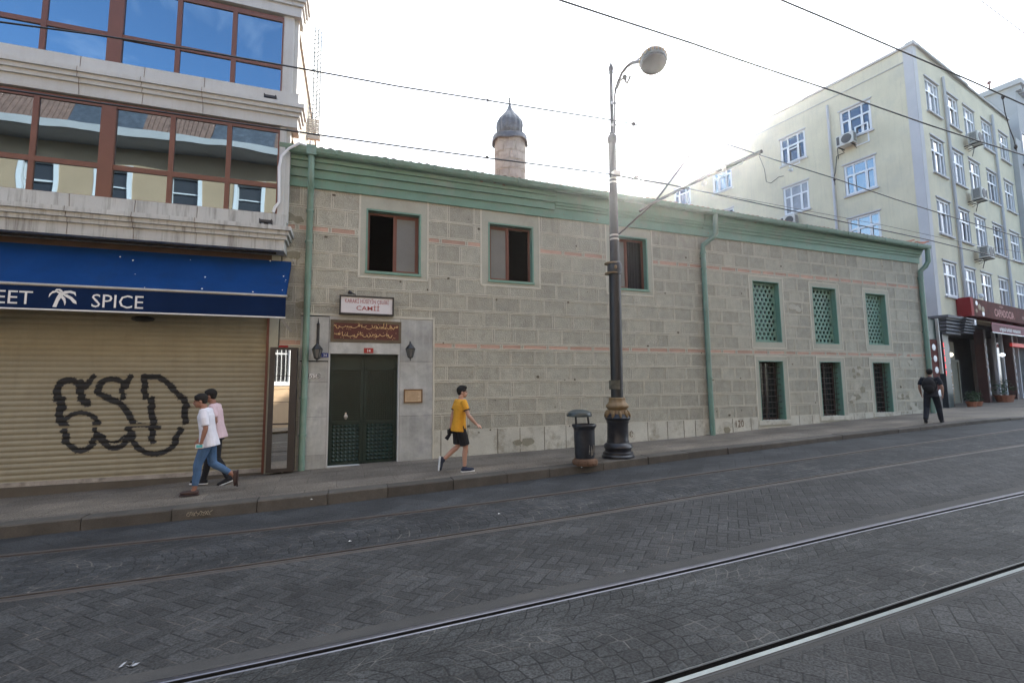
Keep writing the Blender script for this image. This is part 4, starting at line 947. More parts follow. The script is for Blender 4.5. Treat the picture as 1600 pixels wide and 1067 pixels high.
# cage behind
x0_, z1_ = LB.px(481, 30, 3.0); x1_, z0_ = LB.px(491, 215, 3.0); b = MB(); x1_ += .12
for i in range(5): xx = x0_+(x1_-x0_)*i/4; b.tube([(xx, 3+.2*math.sin(i*.8), z0_), (xx, 3+.2*math.sin(i*.8), z1_-.25*(i/4)**2)], .018, 5)
for i in range(26): zz = z0_+(z1_-z0_-.2)*i/25; b.tube([(x0_+(x1_-x0_)*q/4, 3+.2*math.sin(q*.8), zz) for q in range(5)], .012, 4)
solo(LB, (x0_, 3, z0_), 'metal_cage', b, mat('blue_grey_metal', (.25, .30, .34), .5), 'tall grey metal mesh cage on the side of the shop building', 'cage')
b = MB(); b.box(x0_-.25, x1_+.05, 2.9, 3.0, z0_-.1, z0_+.02)
for i in range(7): b.box(x0_-.25, x1_, 2.88, 2.92, z0_+.1+i*.06, z0_+.13+i*.06)
solo(LB, (x0_, 2.9, z0_), 'louvre_vent', b, m_acm, 'grey louvred vent box at the foot of the metal cage', 'vent')
# display case with mirror
ax, _ = MQ.px(419, 640, -.2); bx, _ = MQ.px(462, 640, -.2); _, zt_ = MQ.px(440, 543, -.2); _, zb_ = MQ.px(437, 737, -.2)
dc = Thing(MQ, ((ax+bx)/2, -.1, zb_), 'display_case', 'tall narrow dark framed display case with mirror front beside the shutter', 'display case')
b = MB(); b.box(ax, ax+.10, -.26, -.02, zb_, zt_); b.box(bx-.13, bx, -.26, -.02, zb_, zt_); b.box(ax+.1, bx-.13, -.26, -.02, zt_-.05, zt_); b.box(ax+.1, bx-.13, -.26, -.02, zb_, zb_+.08)
b.box(ax+.1, bx-.13, -.245, -.22, zb_+.98, zb_+1.01); dc.part('frame', b, mat('dark_case_frame', (.035, .028, .024), .5, .15, 3))
b = MB(); k = len(b.v); b.v += [(ax+.1, -.235, zb_+.06), (bx-.13, -.20, zb_+.06), (bx-.13, -.20, zt_-.04), (ax+.1, -.235, zt_-.04)]; b.f.append((0, 1, 2, 3)); b.m.append(0); b.r.append(.5)
dc.part('mirror', b, m_mirror, norm=False)
b = MB(); [b.box(ax+.1, bx-.13, -.24, -.236, zb_+q, zb_+q+.008) for q in (1.45, 1.72, 2.0, .42)]; dc.part('glass_edge', b, m_pole2)
b = MB(); b.box(ax+.15, ax+.33, -.2, -.05, zt_, zt_+.05); solo(MQ, (ax+.2, -.1, zt_), 'red_box', b, m_red, 'small red box lying on top of the mirror display case', 'box')
# ------------------------------------------------------------------ OPPOSITE BUILDING (seen in the reflections)
OY = -N0-3.2
ob = Thing(MQ, (-5, OY, -2), 'opposite_building', 'tan rendered building across the street seen reflected in the shop windows', 'building')
wins = []
for r_, zz in enumerate((.3, 3.6, 7.25)):
    for k in range(-9, 10): wins.append((-5.6+2.75*k, -5.6+2.75*k+1.15, zz, zz+2.2 if r_ < 2 else zz+2.75))
b = MB()
for (x0, x1, z0, z1) in subtract([(-32, 24, -3, 11.1)], wins): b.rect(x0, x1, z0, z1, OY, 0)
b.box(-32, 24, OY-8, OY-.3, -3, 11.1, 0)
ob.part('wall', b, [m_tan])
b = MB(); b.box(-32, 24, OY-.1, OY+1.3, 11.1, 11.3); b.box(-32, 24, OY+1.25, OY+1.38, 11.1, 11.42); ob.part('eaves', b, m_greyb)
b = MB()
for i in range(280): x = -32+i*.2; b.extr([(OY+1.2, 11.35), (OY+1.2, 11.42), (OY+.1, 12.0), (OY+.1, 11.9)], x, x+.17, 0); b.extr([(OY+.1, 11.9), (OY+.1, 12.0), (OY-.9, 13.9), (OY-.9, 11.9)], x, x+(.2 if (i//14) % 2 else .17), 1 if (i//14) % 2 else 0)
ob.part('roof', b, [mat('old_roof_tile', (.17, .10, .075), .9, .3, 5), m_lead])
for (x0, x1, z0, z1) in wins:
    if not (-16 < x0 < 6): continue
    b = MB(); wframe(b, x0-.14, x1+.14, z0-.14, z1+.14, .16, OY-.05, OY+.05); wframe(b, x0, x1, z0, z1, .06, OY-.2, OY-.1); b.box(x0, x1, OY-.2, OY-.1, z1-.8, z1-.74)
    wo = ob.part('window', b, m_wf)
    b = MB(); b.box(x0, x1, OY-.25, OY-.2, z0, z1); ob.part('pane', b, m_darkpane, parent=wo)
    if z0 < 1:
        b = MB(); [b.tube([(x0+(x1-x0)*q/6, OY+.03, z0), (x0+(x1-x0)*q/6, OY+.03, z1)], .015, 5) for q in range(1, 6)]; ob.part('window_bars', b, m_wf, parent=wo)
# ------------------------------------------------------------------ YELLOW BUILDING
yb = Thing(YB, (0, 0, -1.3), 'apartment_block', 'pale yellow five storey block with white windows rising behind the mosque', 'building')
COLS = [1.2, 3.8, 6.2, 8.95, 11.9]; ROWS = [(13.75, 15.55), (10.5, 12.4), (7.35, 9.15), (4.2, 5.95)]
fwin = [(x, x+1.62, a, c) for (a, c) in ROWS for x in COLS]
SCOL = [1.93, 5.3, 10.15, 13.55]; SROW = [(13.35, 15.05), (10.2, 11.93), (7.2, 8.9), (4.2, 5.9)]
swin = [(y, y+1.47, a, c) for (a, c) in SROW for y in SCOL]
def swp(b): b.v = [(y, x, z) for x, y, z in b.v]; return b
b = MB()
for r_ in subtract([(.42, 14.1, 3.0, 16.9)], fwin): b.rect(*r_, y=0, m=0)
b.rect(0, .42, 3.0, 16.9, -.02, 1); b.quad([(.42, -.02, 3), (.42, 0, 3), (.42, 0, 16.9), (.42, -.02, 16.9)], 1)
b.box(-.1, 7.0, -.12, .25, 16.88, 17.0, 2); b.box(7.0, 14.1, -.08, .25, 16.86, 16.97, 2)
b2 = MB()
for r_ in subtract([(.38, 18, -2.5, 16.1)], swin): b2.rect(*r_, y=0, m=0)
b2.rect(-.02, .38, -2.5, 16.8, -.02, 1); b2.quad([(.38, -.02, -2), (.38, 0, -2), (.38, 0, 16.8), (.38, -.02, 16.8)], 1)
b2.box(.38, 18, -.04, .2, 16.1, 16.14, 2); b2.rect(.38, 18, 16.1, 16.8, -.01, 0); b2.box(-.12, 18, -.12, .25, 16.80, 16.92, 2)
swp(b2); k = len(b.v); b.v += b2.v; b.f += [tuple(k+i for i in f) for f in b2.f]; b.m += b2.m; b.r += b2.r
b.box(.4, 14.0, .35, 18, 3.1, 16.8, 0); b.box(.4, 14.0, 3.1, 18, -3, 3.1, 0); b.box(0, 14.1, .0, 18, 16.70, 16.9, 0)
yb.part('wall', b, [m_yell, m_quoin, m_greyb])
def ywin(w_, h, arch=False, opened=False):
    """frame and pane of one casement window, origin at its lower left corner"""
    f = MB(); wframe(f, 0, w_, 0, h, .09, .04, .14); zt_ = h*.64; f.box(.09, w_-.09, .04, .14, zt_-.035, zt_+.035)
    for u in (.30, .70): f.box(w_*u-.03, w_*u+.03, .045, .135, .09, h-.09)
    for (a, c) in ((.09, w_*.3-.03), (w_*.3+.03, w_*.7-.03), (w_*.7+.03, w_-.09)): wframe(f, a, c, .09, zt_-.035, .03, .03, .045)
    p = MB(); p.box(.05, w_-.05, .09, .10, .05, h-.05)
    r = MB(); r.box(-.02, 0, 0, .3, 0, h); r.box(w_, w_+.02, 0, .3, 0, h); r.box(0, w_, 0, .3, h, h+.02); r.box(-.08, w_+.08, -.10, .3, -.09, 0)
    r.box(-.08, w_+.08, -.05, 0, h+.02, h+.09)
    return f, p, r
m_pcur = mat('curtained_pane', (.30, .31, .33), .12, .2, 3, bump=0); m_pdk = glass('dim_pane', (.16, .17, .19), .06)
def addwin(x, z, w_, h, side, proto={}):
    key = (side, round(w_, 2), round(h, 2))
    if key not in proto:
        f, p, r = ywin(w_, h)
        if side: swp(f); swp(p); swp(r)
        ms = []
        for mbx, nm, mt in ((f, 'window', m_wf), (p, 'pane', m_pane), (r, 'sill', m_quoin)):
            me = mbx.mesh(nm, [mt], (0, 0, 0)); fixn(me); ms.append(me)
        proto[key] = ms
    ms = proto[key]; pr_ = proto.setdefault(('r',), random.Random(31)); ox, oy, oz = (0-yb.org[0], x-yb.org[1], z-yb.org[2]) if side else (x-yb.org[0], -yb.org[1], z-yb.org[2])
    wo = bpy.data.objects.new('window', ms[0]); col.objects.link(wo); wo.parent = yb.e; wo.location = (ox, oy, oz)
    for me, nm in ((ms[1], 'pane'), (ms[2], 'sill')):
        o = bpy.data.objects.new(nm, me); col.objects.link(o); o.parent = wo
        if nm == 'pane' and pr_.random() < .5: o.material_slots[0].link = 'OBJECT'; o.material_slots[0].material = pr_.choice((m_pcur, m_pdk))
    return wo
for (x0, x1, z0, z1) in fwin: addwin(x0, z0, x1-x0, z1-z0, False)
for (x0, x1, z0, z1) in swin: addwin(x0, z0, x1-x0, z1-z0, True)
for (x, y) in ((1346, 205), (1240, 240)):      # tilted-open sashes on the side
    u, z = YS.px(x, y); b = MB(); wframe(b, u-.34, u+.3, z-.75, z+.35, .06, -.05, -.0); swp(b)
    o = yb.part('open_sash', b, m_wf)
for x in (3.4, 10.65):
    b = MB(); b.tube([(x, -.09, 3.4), (x, -.09, 16.2)], .07, 8); [b.tube([(x, -.09, z), (x, -.09, z+.04)], .085, 8) for z in (5, 8, 11.2, 14.2)]; yb.part('rain_pipe', b, m_quoin, smooth=True)
b = MB(); b.tube([(-.09, 3.95, 3), (-.09, 3.95, 15.76)], .07, 8); yb.part('rain_pipe', b, m_quoin, smooth=True)
for pl in ([(1188, 245), (1196, 265), (1199, 285), (1206, 287), (1219, 277), (1226, 276)], [(1306, 345), (1306, 300), (1303, 283), (1307, 270), (1309, 245), (1320, 240)]):
    b = MB(); b.tube([(-.06, YS.px(*p, -.05)[0], YS.px(*p, -.05)[1]) for p in pl], .022, 5); yb.part('cable', b, m_black)
b = MB(); u, z = YS.px(1237, 265); b.box(-.3, 0, u-.06, u+.06, z-.1, z-.04); b.box(-.05, 0, u-.08, u+.08, z-.15, z+.05); solo(YB, (0, u, z-.1), 'wall_camera', b, m_wf, 'white security camera on the side wall of the yellow block', 'camera')
# ground floor of the yellow block
b = MB(); b.box(0, .9, 0, .6, -3, 3.0, 0); b.box(.9, 14.1, 2.8, 3.0, -3, 3.0, 1); b.box(.9, 14.1, .0, 3.0, 2.8, 3.0, 1); b.box(13.6, 14.1, 0, 3, -3, 3, 2); b.box(0, .02, .6, 3, -3, 3, 0)
yb.part('shop_recess', b, [mat('dark_green_pier', (.03, .05, .05), .4, .2, 3), mat('dim_shop', (.035, .032, .03), .8, .3, 2), m_quoin])
b = MB(); b.box(-.25, 1.6, -.45, .3, 3.0, 3.12); 
for q in range(5): b.box(-.18+.02*q, 1.6, -.36+.02*q, .3, 2.9-.16*q, 3.0-.16*q)
for q in range(6): b.box(1.4, 2.7, -.6+.03*q, .1, 3.0-.13*q, 3.06-.13*q)
yb.part('corner_canopy', b, mat('dark_canopy', (.10, .10, .11), .7, .2, 4))
for i, (x0, x1) in enumerate(((.95, 1.30), (6.0, 6.3), (10.4, 10.7))):
    b = MB(); b.box(x0, x1, .1, .5, -3, 2.8, 0); yb.part('shop_pillar', b, mat('pillar_red', (.07, .03, .025), .5, .3, 3))
    if i == 0:
        for q in range(5): b = MB(); b.ell(((x0+x1)/2, .08, 2.3-q*.62), (.14, .02, .2), 12); yb.part('photo_panel', b, m_quoin)
        b = MB()
        for q in range(9): b.box(x0+.03, x1-.03, .06, .09, -.9+q*.16, -.80+q*.16)
        yb.part('menu_strip', b, m_gold)
    else:
        b = MB()
        for q in range(8): b.ell(((x0+x1)/2, .08, 2.2-q*.4), (.09, .02, .13), 10)
        yb.part('photo_panel', b, m_quoin)
b = MB(); b.box(2.6, 5.4, 1.4, 1.5, -2, .4, 0); b.box(3.6, 5.5, 1.2, 1.4, -2, 2.2, 0)
yb.part('serving_counter', b, mat('beige_counter', (.30, .27, .22), .7, .1))
b = MB(); wframe(b, 4.3, 5.5, -1.6, 1.2, .12, 1.05, 1.15); b.box(4.42, 5.38, 1.1, 1.14, -1.6, 1.2); yb.part('side_door', b, mat('olive_door', (.16, .15, .11), .6))
for x in (8.1, 9.2, 11.8): b = MB(); b.box(x, x+.12, .2, .35, -2, 2.8); yb.part('glass_mullion', b, m_quoin)
m_sg = mat('shop_glass', (.05, .06, .06), .12, .3, 2, bump=0)
for q0, q1 in ((8.2, 9.2), (11.9, 13.5)): b = MB(); b.box(q0, q1, .28, .3, -1.5, 2.2); yb.part('shop_glass', b, m_sg)
b = MB(); b.ell((4.0, .9, 1.45), (.22, .1, .12), 10); solo(YB, (4, .9, 1.4), 'lit_sign', b, emis('warm_lit_sign', (.9, .8, .65), .8), 'small lit oval sign inside the restaurant entrance', 'lit sign')
b = MB(); b.ell((8.6, .1, 1.5), (.18, .12, .1), 10); solo(YB, (8.6, .1, 1.5), 'shop_lamp', b, emis('white_lamp', (.85, .9, 1), 1.2), 'small white lamp glowing at the restaurant window', 'lamp')
# big sign board
sb = Thing(YB, (7, -.6, 3.2), 'restaurant_sign', 'long dark red restaurant sign board along the front of the yellow block', 'sign')
b = MB(); b.box(2.62, 13.9, -.55, .0, 3.25, 4.12); sb.part('board', b, m_signr)
b = MB(); b.box(2.30, 2.62, -.56, -.02, 3.22, 4.15); sb.part('end_panel', b, m_red)
b = MB(); b.text('CAPADOCIA', .55, lambda a, c: (7.0+a, -.553, 3.42+c), sx=.95, bold=.008, m=0); sb.part('lettering', b, mat('faded_red_letters', (.40, .15, .13), .6), norm=False)
b = MB(); b.text('restaurant', .36, lambda a, c: (10.6+a, -.553, 3.5+c), sx=1, m=0); b.text('original', .2, lambda a, c: (6.6+a, -.553, 3.92+c)); sb.part('lettering', b, mat('pale_red_letters', (.38, .2, .17), .6), norm=False)
for (cx, cz, r_, mt) in ((3.1, 3.9, .12, m_wf), (3.45, 3.72, .16, m_gold), (3.9, 3.62, .17, m_gold), (3.9, 3.42, .13, m_wf), (3.0, 3.5, .1, m_gold), (12.6, 3.7, .2, m_gold), (13.3, 3.75, .24, m_wf)):
    b = MB(); b.ell((cx, -.55, cz), (r_*1.3, .012, r_), 12); sb.part('dish_picture', b, mt)
for i, (x0, x1, lab) in enumerate(((3.1, 8.3, 'dark red small awning with white lettering under the restaurant sign, nearer the mosque'), (8.5, 13.9, 'dark red small awning with white lettering at the right edge of the picture'))):
    T = Thing(YB, ((x0+x1)/2, -.6, 2.4), 'small_awning', lab, 'awning', 'small awnings of the restaurant')
    b = MB(); b.quad([(x0, -.02, 3.2), (x1, -.02, 3.2), (x1, -1.0, 2.85), (x0, -1.0, 2.85)]); b.box(x0, x1, -1.02, -.98, 2.80, 2.88); T.part('canopy', b, mat('rose_awning', (.25, .06, .08), .7))
    b = MB(); b.box(x0, x1, -1.01, -.99, 2.42, 2.80); v_ = T.part('valance', b, mat('wine_valance', (.12, .012, .025), .7)); b = MB(); b.box(x0, x1, -1.02, -.985, 2.38, 2.42); T.part('hem', b, m_wf)
    b = MB(); b.text('original turkish restaurant', .3, lambda a, c: ((x0+x1)/2+a, -1.015, 2.52+c), sx=1, bold=.004); T.part('lettering', b, m_white, parent=v_, norm=False)
b = MB(); b.box(9.6, 13.5, -.1, 0, 2.0, 2.2); solo(YB, (11, 0, 2), 'red_light_strip', b, emis('red_strip', (.4, .02, .015), .2), 'red light strip glowing under the right hand restaurant awning', 'light')
b = MB(); b.box(2.4, 2.62, -.6, -.3, 2.75, 3.05); solo(YB, (2.5, -.5, 2.8), 'sign_floodlight', b, m_wf, 'white floodlight under the left end of the restaurant sign', 'floodlight')
# alley signs on the side face
T = Thing(YB, (-.6, .5, -1.2), 'led_sign', 'tall dark sign panel with vertical glowing red letters at the alley corner', 'sign')
xa, z1_ = YB.px(1466, 515, -.0); xb, z0_ = YB.px(1482, 636, -.0)
b = MB(); b.box(xa, 0.0, -.12, .1, -1.4, 2.35); T.part('panel', b, mat('navy_panel', (.012, .018, .028), .4, .2, 3))
b = MB()
for i, ch in enumerate('FREE WIFI'[:9]):
    pass
for i, ch in enumerate('KEBAP'):
    b.text(ch, .34, lambda a, c, i=i: (xa*.5+a, -.125, 1.62-.33*i+c), sx=.75, bold=.0)
T.part('led_letters', b, m_neon, norm=False)
xl, _ = YB.px(1452, 560); xr, _ = YB.px(1464, 560)
T = Thing(YB, (xl, 0, -.5), 'picture_board', 'dark red board with a column of white plates beside the mosque corner', 'sign')
b = MB(); b.box(xl-.15, xr, -.06, .06, -.6, 1.95); T.part('board', b, m_signr)
for i in range(5): b = MB(); b.ell(((xl+xr)/2-.02+.05*i, -.07, 1.6-.52*i), (.2, .015, .15), 14); T.part('plate_picture', b, m_wf)
b = MB(); b.box(xl-.1, xr+.02, -.04, .3, 1.97, 2.9); solo(YB, (xl, 0, 1.97), 'green_box_sign', b, m_doorlo, 'dark green box above the plate board in the alley', 'box')
b = MB(); b.bar((xr+.08, -.1, .4), (xr+.05, -.1, 2.95), .1); solo(YB, (xr, -.1, .4), 'grey_duct', b, m_acm, 'grey duct running down beside the glowing red letter sign', 'duct')
# plant pots
def pot(x, y, w_, h, lab, flower=False):
    zg = -1.22+.012*x
    T = Thing(YB, (x, y, zg), 'plant_pot', lab, 'plant pot', 'terracotta planters outside the restaurant'); b = MB(); b.lathe([(w_*.38, 0), (w_*.5, h*.85), (w_*.53, h*.86), (w_*.53, h), (w_*.44, h), (w_*.42, h*.8)], (x, y, zg), 12); T.part('pot', b, m_terra)
    b = MB(); rr = random.Random(int(x*10))
    for q in range(150):
        a = rr.random()*6.28; r_ = rr.random()*w_*.6; zz = zg+h+rr.random()*w_*1.0; c = Vector((x+r_*math.cos(a), y+r_*math.sin(a), zz)); d1 = Vector((rr.uniform(-1, 1), rr.uniform(-1, 1), rr.uniform(-.4, 1)))*.07; d2 = Vector((rr.uniform(-1, 1), rr.uniform(-1, 1), rr.uniform(-1, 1)))*.04
        b.quad([c-d1, c+d2, c+d1, c-d2])
    T.part('leaves', b, m_leaf, norm=False)
m_leaf = mat('dark_leaves', (.04, .075, .03), .7, .3, 9)
pot(1.5, -.45, .42, .28, 'small terracotta planter by the corner pier of the restaurant'); pot(2.4, -.35, .5, .26, 'second small terracotta planter, just left of the beige counter'); pot(7.0, -.2, .8, .42, 'large terracotta planter with the leafy plant outside the restaurant')
b = MB(); b.box(4.0, 9.5, -.5, .8, -1.30, -1.17); solo(YB, (6, 0, -1.2), 'entrance_mat', b, mat('red_carpet', (.16, .03, .03), .9), 'dull red carpet step at the restaurant entrance', 'mat')
# air conditioners
def ac(F_, x, z, side, lab):
    T = Thing(YB, (0 if side else x, x if side else 0, z), 'air_conditioner', lab, 'air conditioner', 'air conditioners on the yellow block')
    def fin(b): return swp(b) if side else b
    b = MB(); b.box(x-.42, x+.42, -.62, -.20, z, z+.62); T.part('casing', fin(b), m_acm, bevel=.02)
    g = MB(); g.tube([(x-.1, -.625, z+.31), (x-.1, -.64, z+.31)], .25, 20); g.box(x+.24, x+.38, -.63, -.62, z+.1, z+.55)
    T.part('fan_grille', fin(g), mat('ac_grille', (.05, .05, .05), .6))
    s_ = MB()
    for q in range(9): s_.box(x-.425, x-.42, -.55, -.27, z+.08+q*.055, z+.11+q*.055)
    T.part('side_slots', fin(s_), m_pole2)
    k_ = MB(); k_.bar((x-.3, 0, z-.03), (x-.3, -.64, z-.03), .04); k_.bar((x+.3, 0, z-.03), (x+.3, -.64, z-.03), .04); k_.bar((x-.3, 0, z-.18), (x-.3, -.4, z-.03), .02); k_.bar((x+.3, 0, z-.18), (x+.3, -.4, z-.03), .02); T.part('bracket', fin(k_), m_pole2)
    p_ = MB(); p_.tube([(x+.42, -.4, z+.2), (x+.55, -.2, z+.1), (x+.6, -.06, z-.4)], .02, 5); T.part('hose', fin(p_), m_black)
ac(YS, 3.0, 12.85, True, 'air conditioner under the topmost side window nearest the building corner')
ac(YS, 6.3, 9.35, True, 'air conditioner half hidden behind the mosque roof on the side wall')
u1 = YB.px(1528, 228, -.4); u2 = YB.px(1534, 315, -.4); u3 = YB.px(1545, 405, -.4)
ac(YB, u1[0]-.3, u1[1], False, 'air conditioner highest on the street front of the yellow block')
ac(YB, u2[0]-.3, u2[1], False, 'air conditioner in the middle storey of the street front')
ac(YB, u3[0]-.3, u3[1]-.0, False, 'air conditioner lowest on the street front, below the third row of windows')
b = MB(); u = YB.px(1531, 460, -.2); b.tube([(u[0], 0, u[1]), (u[0], -.25, u[1])], .03, 6); b.ell((u[0], -.25, u[1]-.1), (.1, .1, .13), 10); solo(YB, (u[0], -.2, u[1]), 'dome_camera', b, m_wf, 'small white dome camera between the lowest windows of the yellow block', 'camera')
# grey neighbour
xg = YB.px(1587, 134, -.3); gz_ = xg[1]
gbld = Thing(YB, (16, 0, -1), 'grey_building', 'grey taller building at the right edge beyond the yellow block', 'building')
b = MB(); b.box(xg[0], 34, -.25, 12, 10, gz_, 0); b.box(14.12, 34, -.25, 12, -3, 15.6, 0); b.box(xg[0]-.2, 34.2, -.6, 12.2, gz_, gz_+.35, 0)
for q in range(30): b.box(xg[0]+q*.6, xg[0]+q*.6+.3, -.5, -.25, gz_-.35, gz_, 0)
gbld.part('wall', b, m_greyb)
for (x, y, w_, h) in ((15.2, 240, 1.0, 2.2), (17.4, 330, 1, 2.2)):
    for zz in (4.3, 7.6, 10.9, 14.1):
        b = MB(); wframe(b, x, x+w_, zz, zz+h, .1, -.3, -.22); wo = gbld.part('window', b, m_quoin); b = MB(); b.box(x+.1, x+w_-.1, -.27, -.255, zz+.1, zz+h-.1); gbld.part('pane', b, m_pane, parent=wo)
        b = MB(); [b.tube([(x-.2+q*.14, -.75, zz-.1), (x-.2+q*.14, -.75, zz+.9)], .015, 4) for q in range(11)]; b.box(x-.25, x+w_+.25, -.8, -.25, zz-.18, zz-.08); b.box(x-.25, x+w_+.25, -.78, -.72, zz+.88, zz+.93); gbld.part('balcony', b, m_black)
b = MB(); b.tube([(15.6, 1, gz_), (15.6, 1, gz_+1.2)], .04, 6); b.ell((15.6, 1, gz_+1.1), (.12, .12, .12), 8); gbld.part('roof_mast', b, m_signr)
# ------------------------------------------------------------------ LAMP POST
pt, pn = hit(966, 714, ZP)
PY = pn; pz = ZP(pt, pn)
RDd = RD.W(pt, pn, 0).y; SC = RDd/FPX                       # metres per picture pixel at the post
def pzz(y): return RD.px(961, y, pn)[1]
lp = Thing(RD, (pt, pn, pz), 'street_lamp', 'tall black and ochre street lamp post carrying the tram wire arm', 'street lamp')
LEAN = ((RD.px(954.6, 110, pn)[0]-pt)/(pzz(110)-pz), 0); print('lean', LEAN)
def lath(tab, nm, mt, n=28, **kw):
    b = MB(); pr = [(w_/2*SC, pzz(y)) for w_, y in tab]; pr = sorted(pr, key=lambda q: q[1])
    b.lathe(pr, (pt+LEAN[0]*(pr[0][1]-pz), pn, 0), n, lean=LEAN, **kw); return lp.part(nm, b, mt, smooth=True)
lath([(50, 722), (50, 711), (46, 709), (45.5, 706), (40, 704), (40, 701), (44, 698), (42, 694), (34, 691), (34, 689), (32.5, 686), (32, 662), (34, 660), (34, 657)], 'base', m_polem)
lath([(34, 657), (38, 655), (39, 652.5), (36, 650), (32, 646), (27, 641), (27, 640)], 'collar', m_polem)
lath([(31.5, 646), (28, 641), (26.5, 640), (32, 637), (34, 635), (33, 632.5), (28, 630), (24.5, 627), (24, 624), (24.5, 622), (22, 621)], 'leaf_ornament', m_gold, 30, flute=10, fl=.05)
b = MB()
for k in range(10):
    a = 2*math.pi*k/10; r_ = 17.5*SC; b.tube([(pt+LEAN[0]*.8+(r_*u)*math.cos(a), pn+(r_*u)*math.sin(a), pzz(y)) for u, y in ((.80, 641), (.93, 645), (1.06, 649), (1.12, 652))], [.03, .045, .03, .006], 6)
lp.part('leaf_points', b, m_gold, smooth=True)
lath([(19, 623), (19, 560), (19, 500), (18.3, 429)], 'lower_shaft', m_black)
lath([(17, 431), (21, 429), (21, 427), (23.5, 424), (23.5, 417), (21, 414), (21, 412), (17, 410)], 'ring', m_polem)
b = MB(); b.lathe([(10.8*SC, pzz(429)), (11.3*SC, pzz(428)), (10.8*SC, pzz(427))], (pt-.02, pn, 0), 20); b.lathe([(10.8*SC, pzz(413.5)), (11.3*SC, pzz(412.5)), (10.8*SC, pzz(411.5))], (pt-.02, pn, 0), 20)
b.ell((pt-.02, pn-11.6*SC, pzz(420)), (.04, .02, .05), 8); lp.part('ring_trim', b, m_gold, smooth=True)
lath([(14.6, 412), (14, 340), (12.6, 280), (12.4, 222)], 'middle_shaft', m_pole2)
lath([(12, 226), (15.5, 223), (16, 217), (14, 214), (9, 212), (9, 209), (7, 208)], 'shaft_cap', m_pole2)
lath([(6.4, 212), (6, 160), (5.6, 116)], 'upper_shaft', m_pole2, 16)
lath([(5.6, 118), (7.5, 116), (6.5, 114), (7.5, 112), (9, 110), (7, 106), (3, 102), (1.6, 98), (.6, 88)], 'finial', m_pole2, 16)
for y in (369, 375, 281, 287):
    b = MB(); r_ = 7.9*SC if y > 300 else 7.0*SC; b.tube([(pt+LEAN[0]*(pzz(y)-pz), pn, pzz(y)-.02), (pt+LEAN[0]*(pzz(y)-pz), pn, pzz(y)+.02)], r_, 20); lp.part('clamp', b, m_alu)
b = MB(); b.box(pt+.02, pt+.2, pn-.18, pn-.05, pzz(278), pzz(272)); lp.part('junction_box', b, m_alu)
b = MB(); x, z = pt-.05, pzz(603); b.lathe([(9.75*SC, pzz(608)), (9.75*SC, pzz(594))], (pt-.015, pn, 0), 24)
lp.part('old_paper_band', b, mat('paper_band', (.10, .095, .07), .9, .5, 7), smooth=True)
b = MB(); b.text('t', .18, lambda a, c: (pt+.09+a, pn-9.9*SC*.75, z-.06+c), sx=.8, bold=.003); lp.part('scribble', b, m_white, norm=False)
# arm and catenary tubes lie in the plane across the street through the post
PF = Frame(tuple(RD.W(pt, pn, 0)[:2]), 69.8-90)              # x = away from the camera, y = ... ; plane y = 0
def pl(x, y):
    u, z = PF.px(x, y, 0); return (pt-.0, pn+u, z)
for lst, r_, nm in (([(967, 366), (1023, 316), (1079, 241)], .017, 'strut'), ([(1000, 330), (1023, 316), (1100, 278), (1190, 237)], .030, 'boom'), ([(966, 292), (994, 277), (1050, 248)], .013, 'stay')):
    b = MB(); b.tube([pl(*p) for p in lst], r_, 8); lp.part(nm, b, m_pole2, smooth=True)
b = MB(); b.tube([pl(1100, 285), pl(1100, 279), pl(1130, 268), pl(1160, 256), pl(1162, 250)], .015, 6); b.ell(pl(1100, 287), (.05, .05, .05), 8); b.ell(pl(994, 277), (.05, .05, .05), 8); b.ell(pl(1133, 262), (.06, .06, .06), 8); lp.part('insulator', b, m_alu)
# lamp arm, drawn in a plane turned towards the street
b = MB(); b.tube([pl(960.5, y) for y in (208, 170, 150)]+[pl(*p) for p in ((962, 140), (966, 128), (972, 114), (980, 104), (988, 98.5), (996, 97), (1003, 96))], [.022]*3+[.032]*4+[.04]*3, 8)
b.tube([pl(*p) for p in ((964, 138), (969, 127), (975, 121), (978, 123), (977, 128), (980, 130), (983, 124), (985, 118))], .026, 6); b.ell(pl(976, 121), (.06, .06, .06), 8); b.tube([pl(994, 97), pl(999, 91)], [.03, .012], 6)
for y in (196, 162): b.tube([(pt+LEAN[0]*(pzz(y)-pz), pn, pzz(y)), pl(961, y)], .035, 6)
lp.part('lamp_arm', b, m_pole2, smooth=True)
lc = Vector(pl(1021, 98)); b = MB(); ax_ = Vector((.16, .28, 1)).normalized(); rot = ax_.to_track_quat('Z', 'Y').to_matrix()
RL_ = 21.5*Vector(RD.W(*lc)).y/FPX
def hub(tab, c=lc, m_=0, n=28):
    k = len(b.v)
    for (r_, z) in tab:
        for j in range(n): a = 2*math.pi*j/n; b.v.append(tuple(c+rot @ Vector((r_*math.cos(a), r_*math.sin(a), z))))
    for i in range(len(tab)-1):
        for j in range(n): a = k+i*n+j; d_ = k+i*n+(j+1) % n; b.f.append((a, d_, d_+n, a+n)); b.m.append(m_); b.r.append(.5)
    b.f.append(tuple(k+j for j in range(n))); b.m.append(m_); b.r.append(.5); e = k+(len(tab)-1)*n; b.f.append(tuple(e+j for j in range(n))); b.m.append(m_); b.r.append(.5)
hub([(RL_*.98, -.03), (RL_*1.0, 0), (RL_*1.0, .13), (RL_*.9, .17), (RL_*.6, .24), (RL_*.2, .30), (.03, .32), (.03, .45), (.01, .5)]); lp.part('lamp_head', b, m_pole2, smooth=True)
b = MB(); hub([(RL_*.93, -.035), (RL_*.90, -.07), (RL_*.6, -.13), (RL_*.2, -.15)]); lp.part('lamp_lens', b, m_lamp, smooth=True)
b = MB()
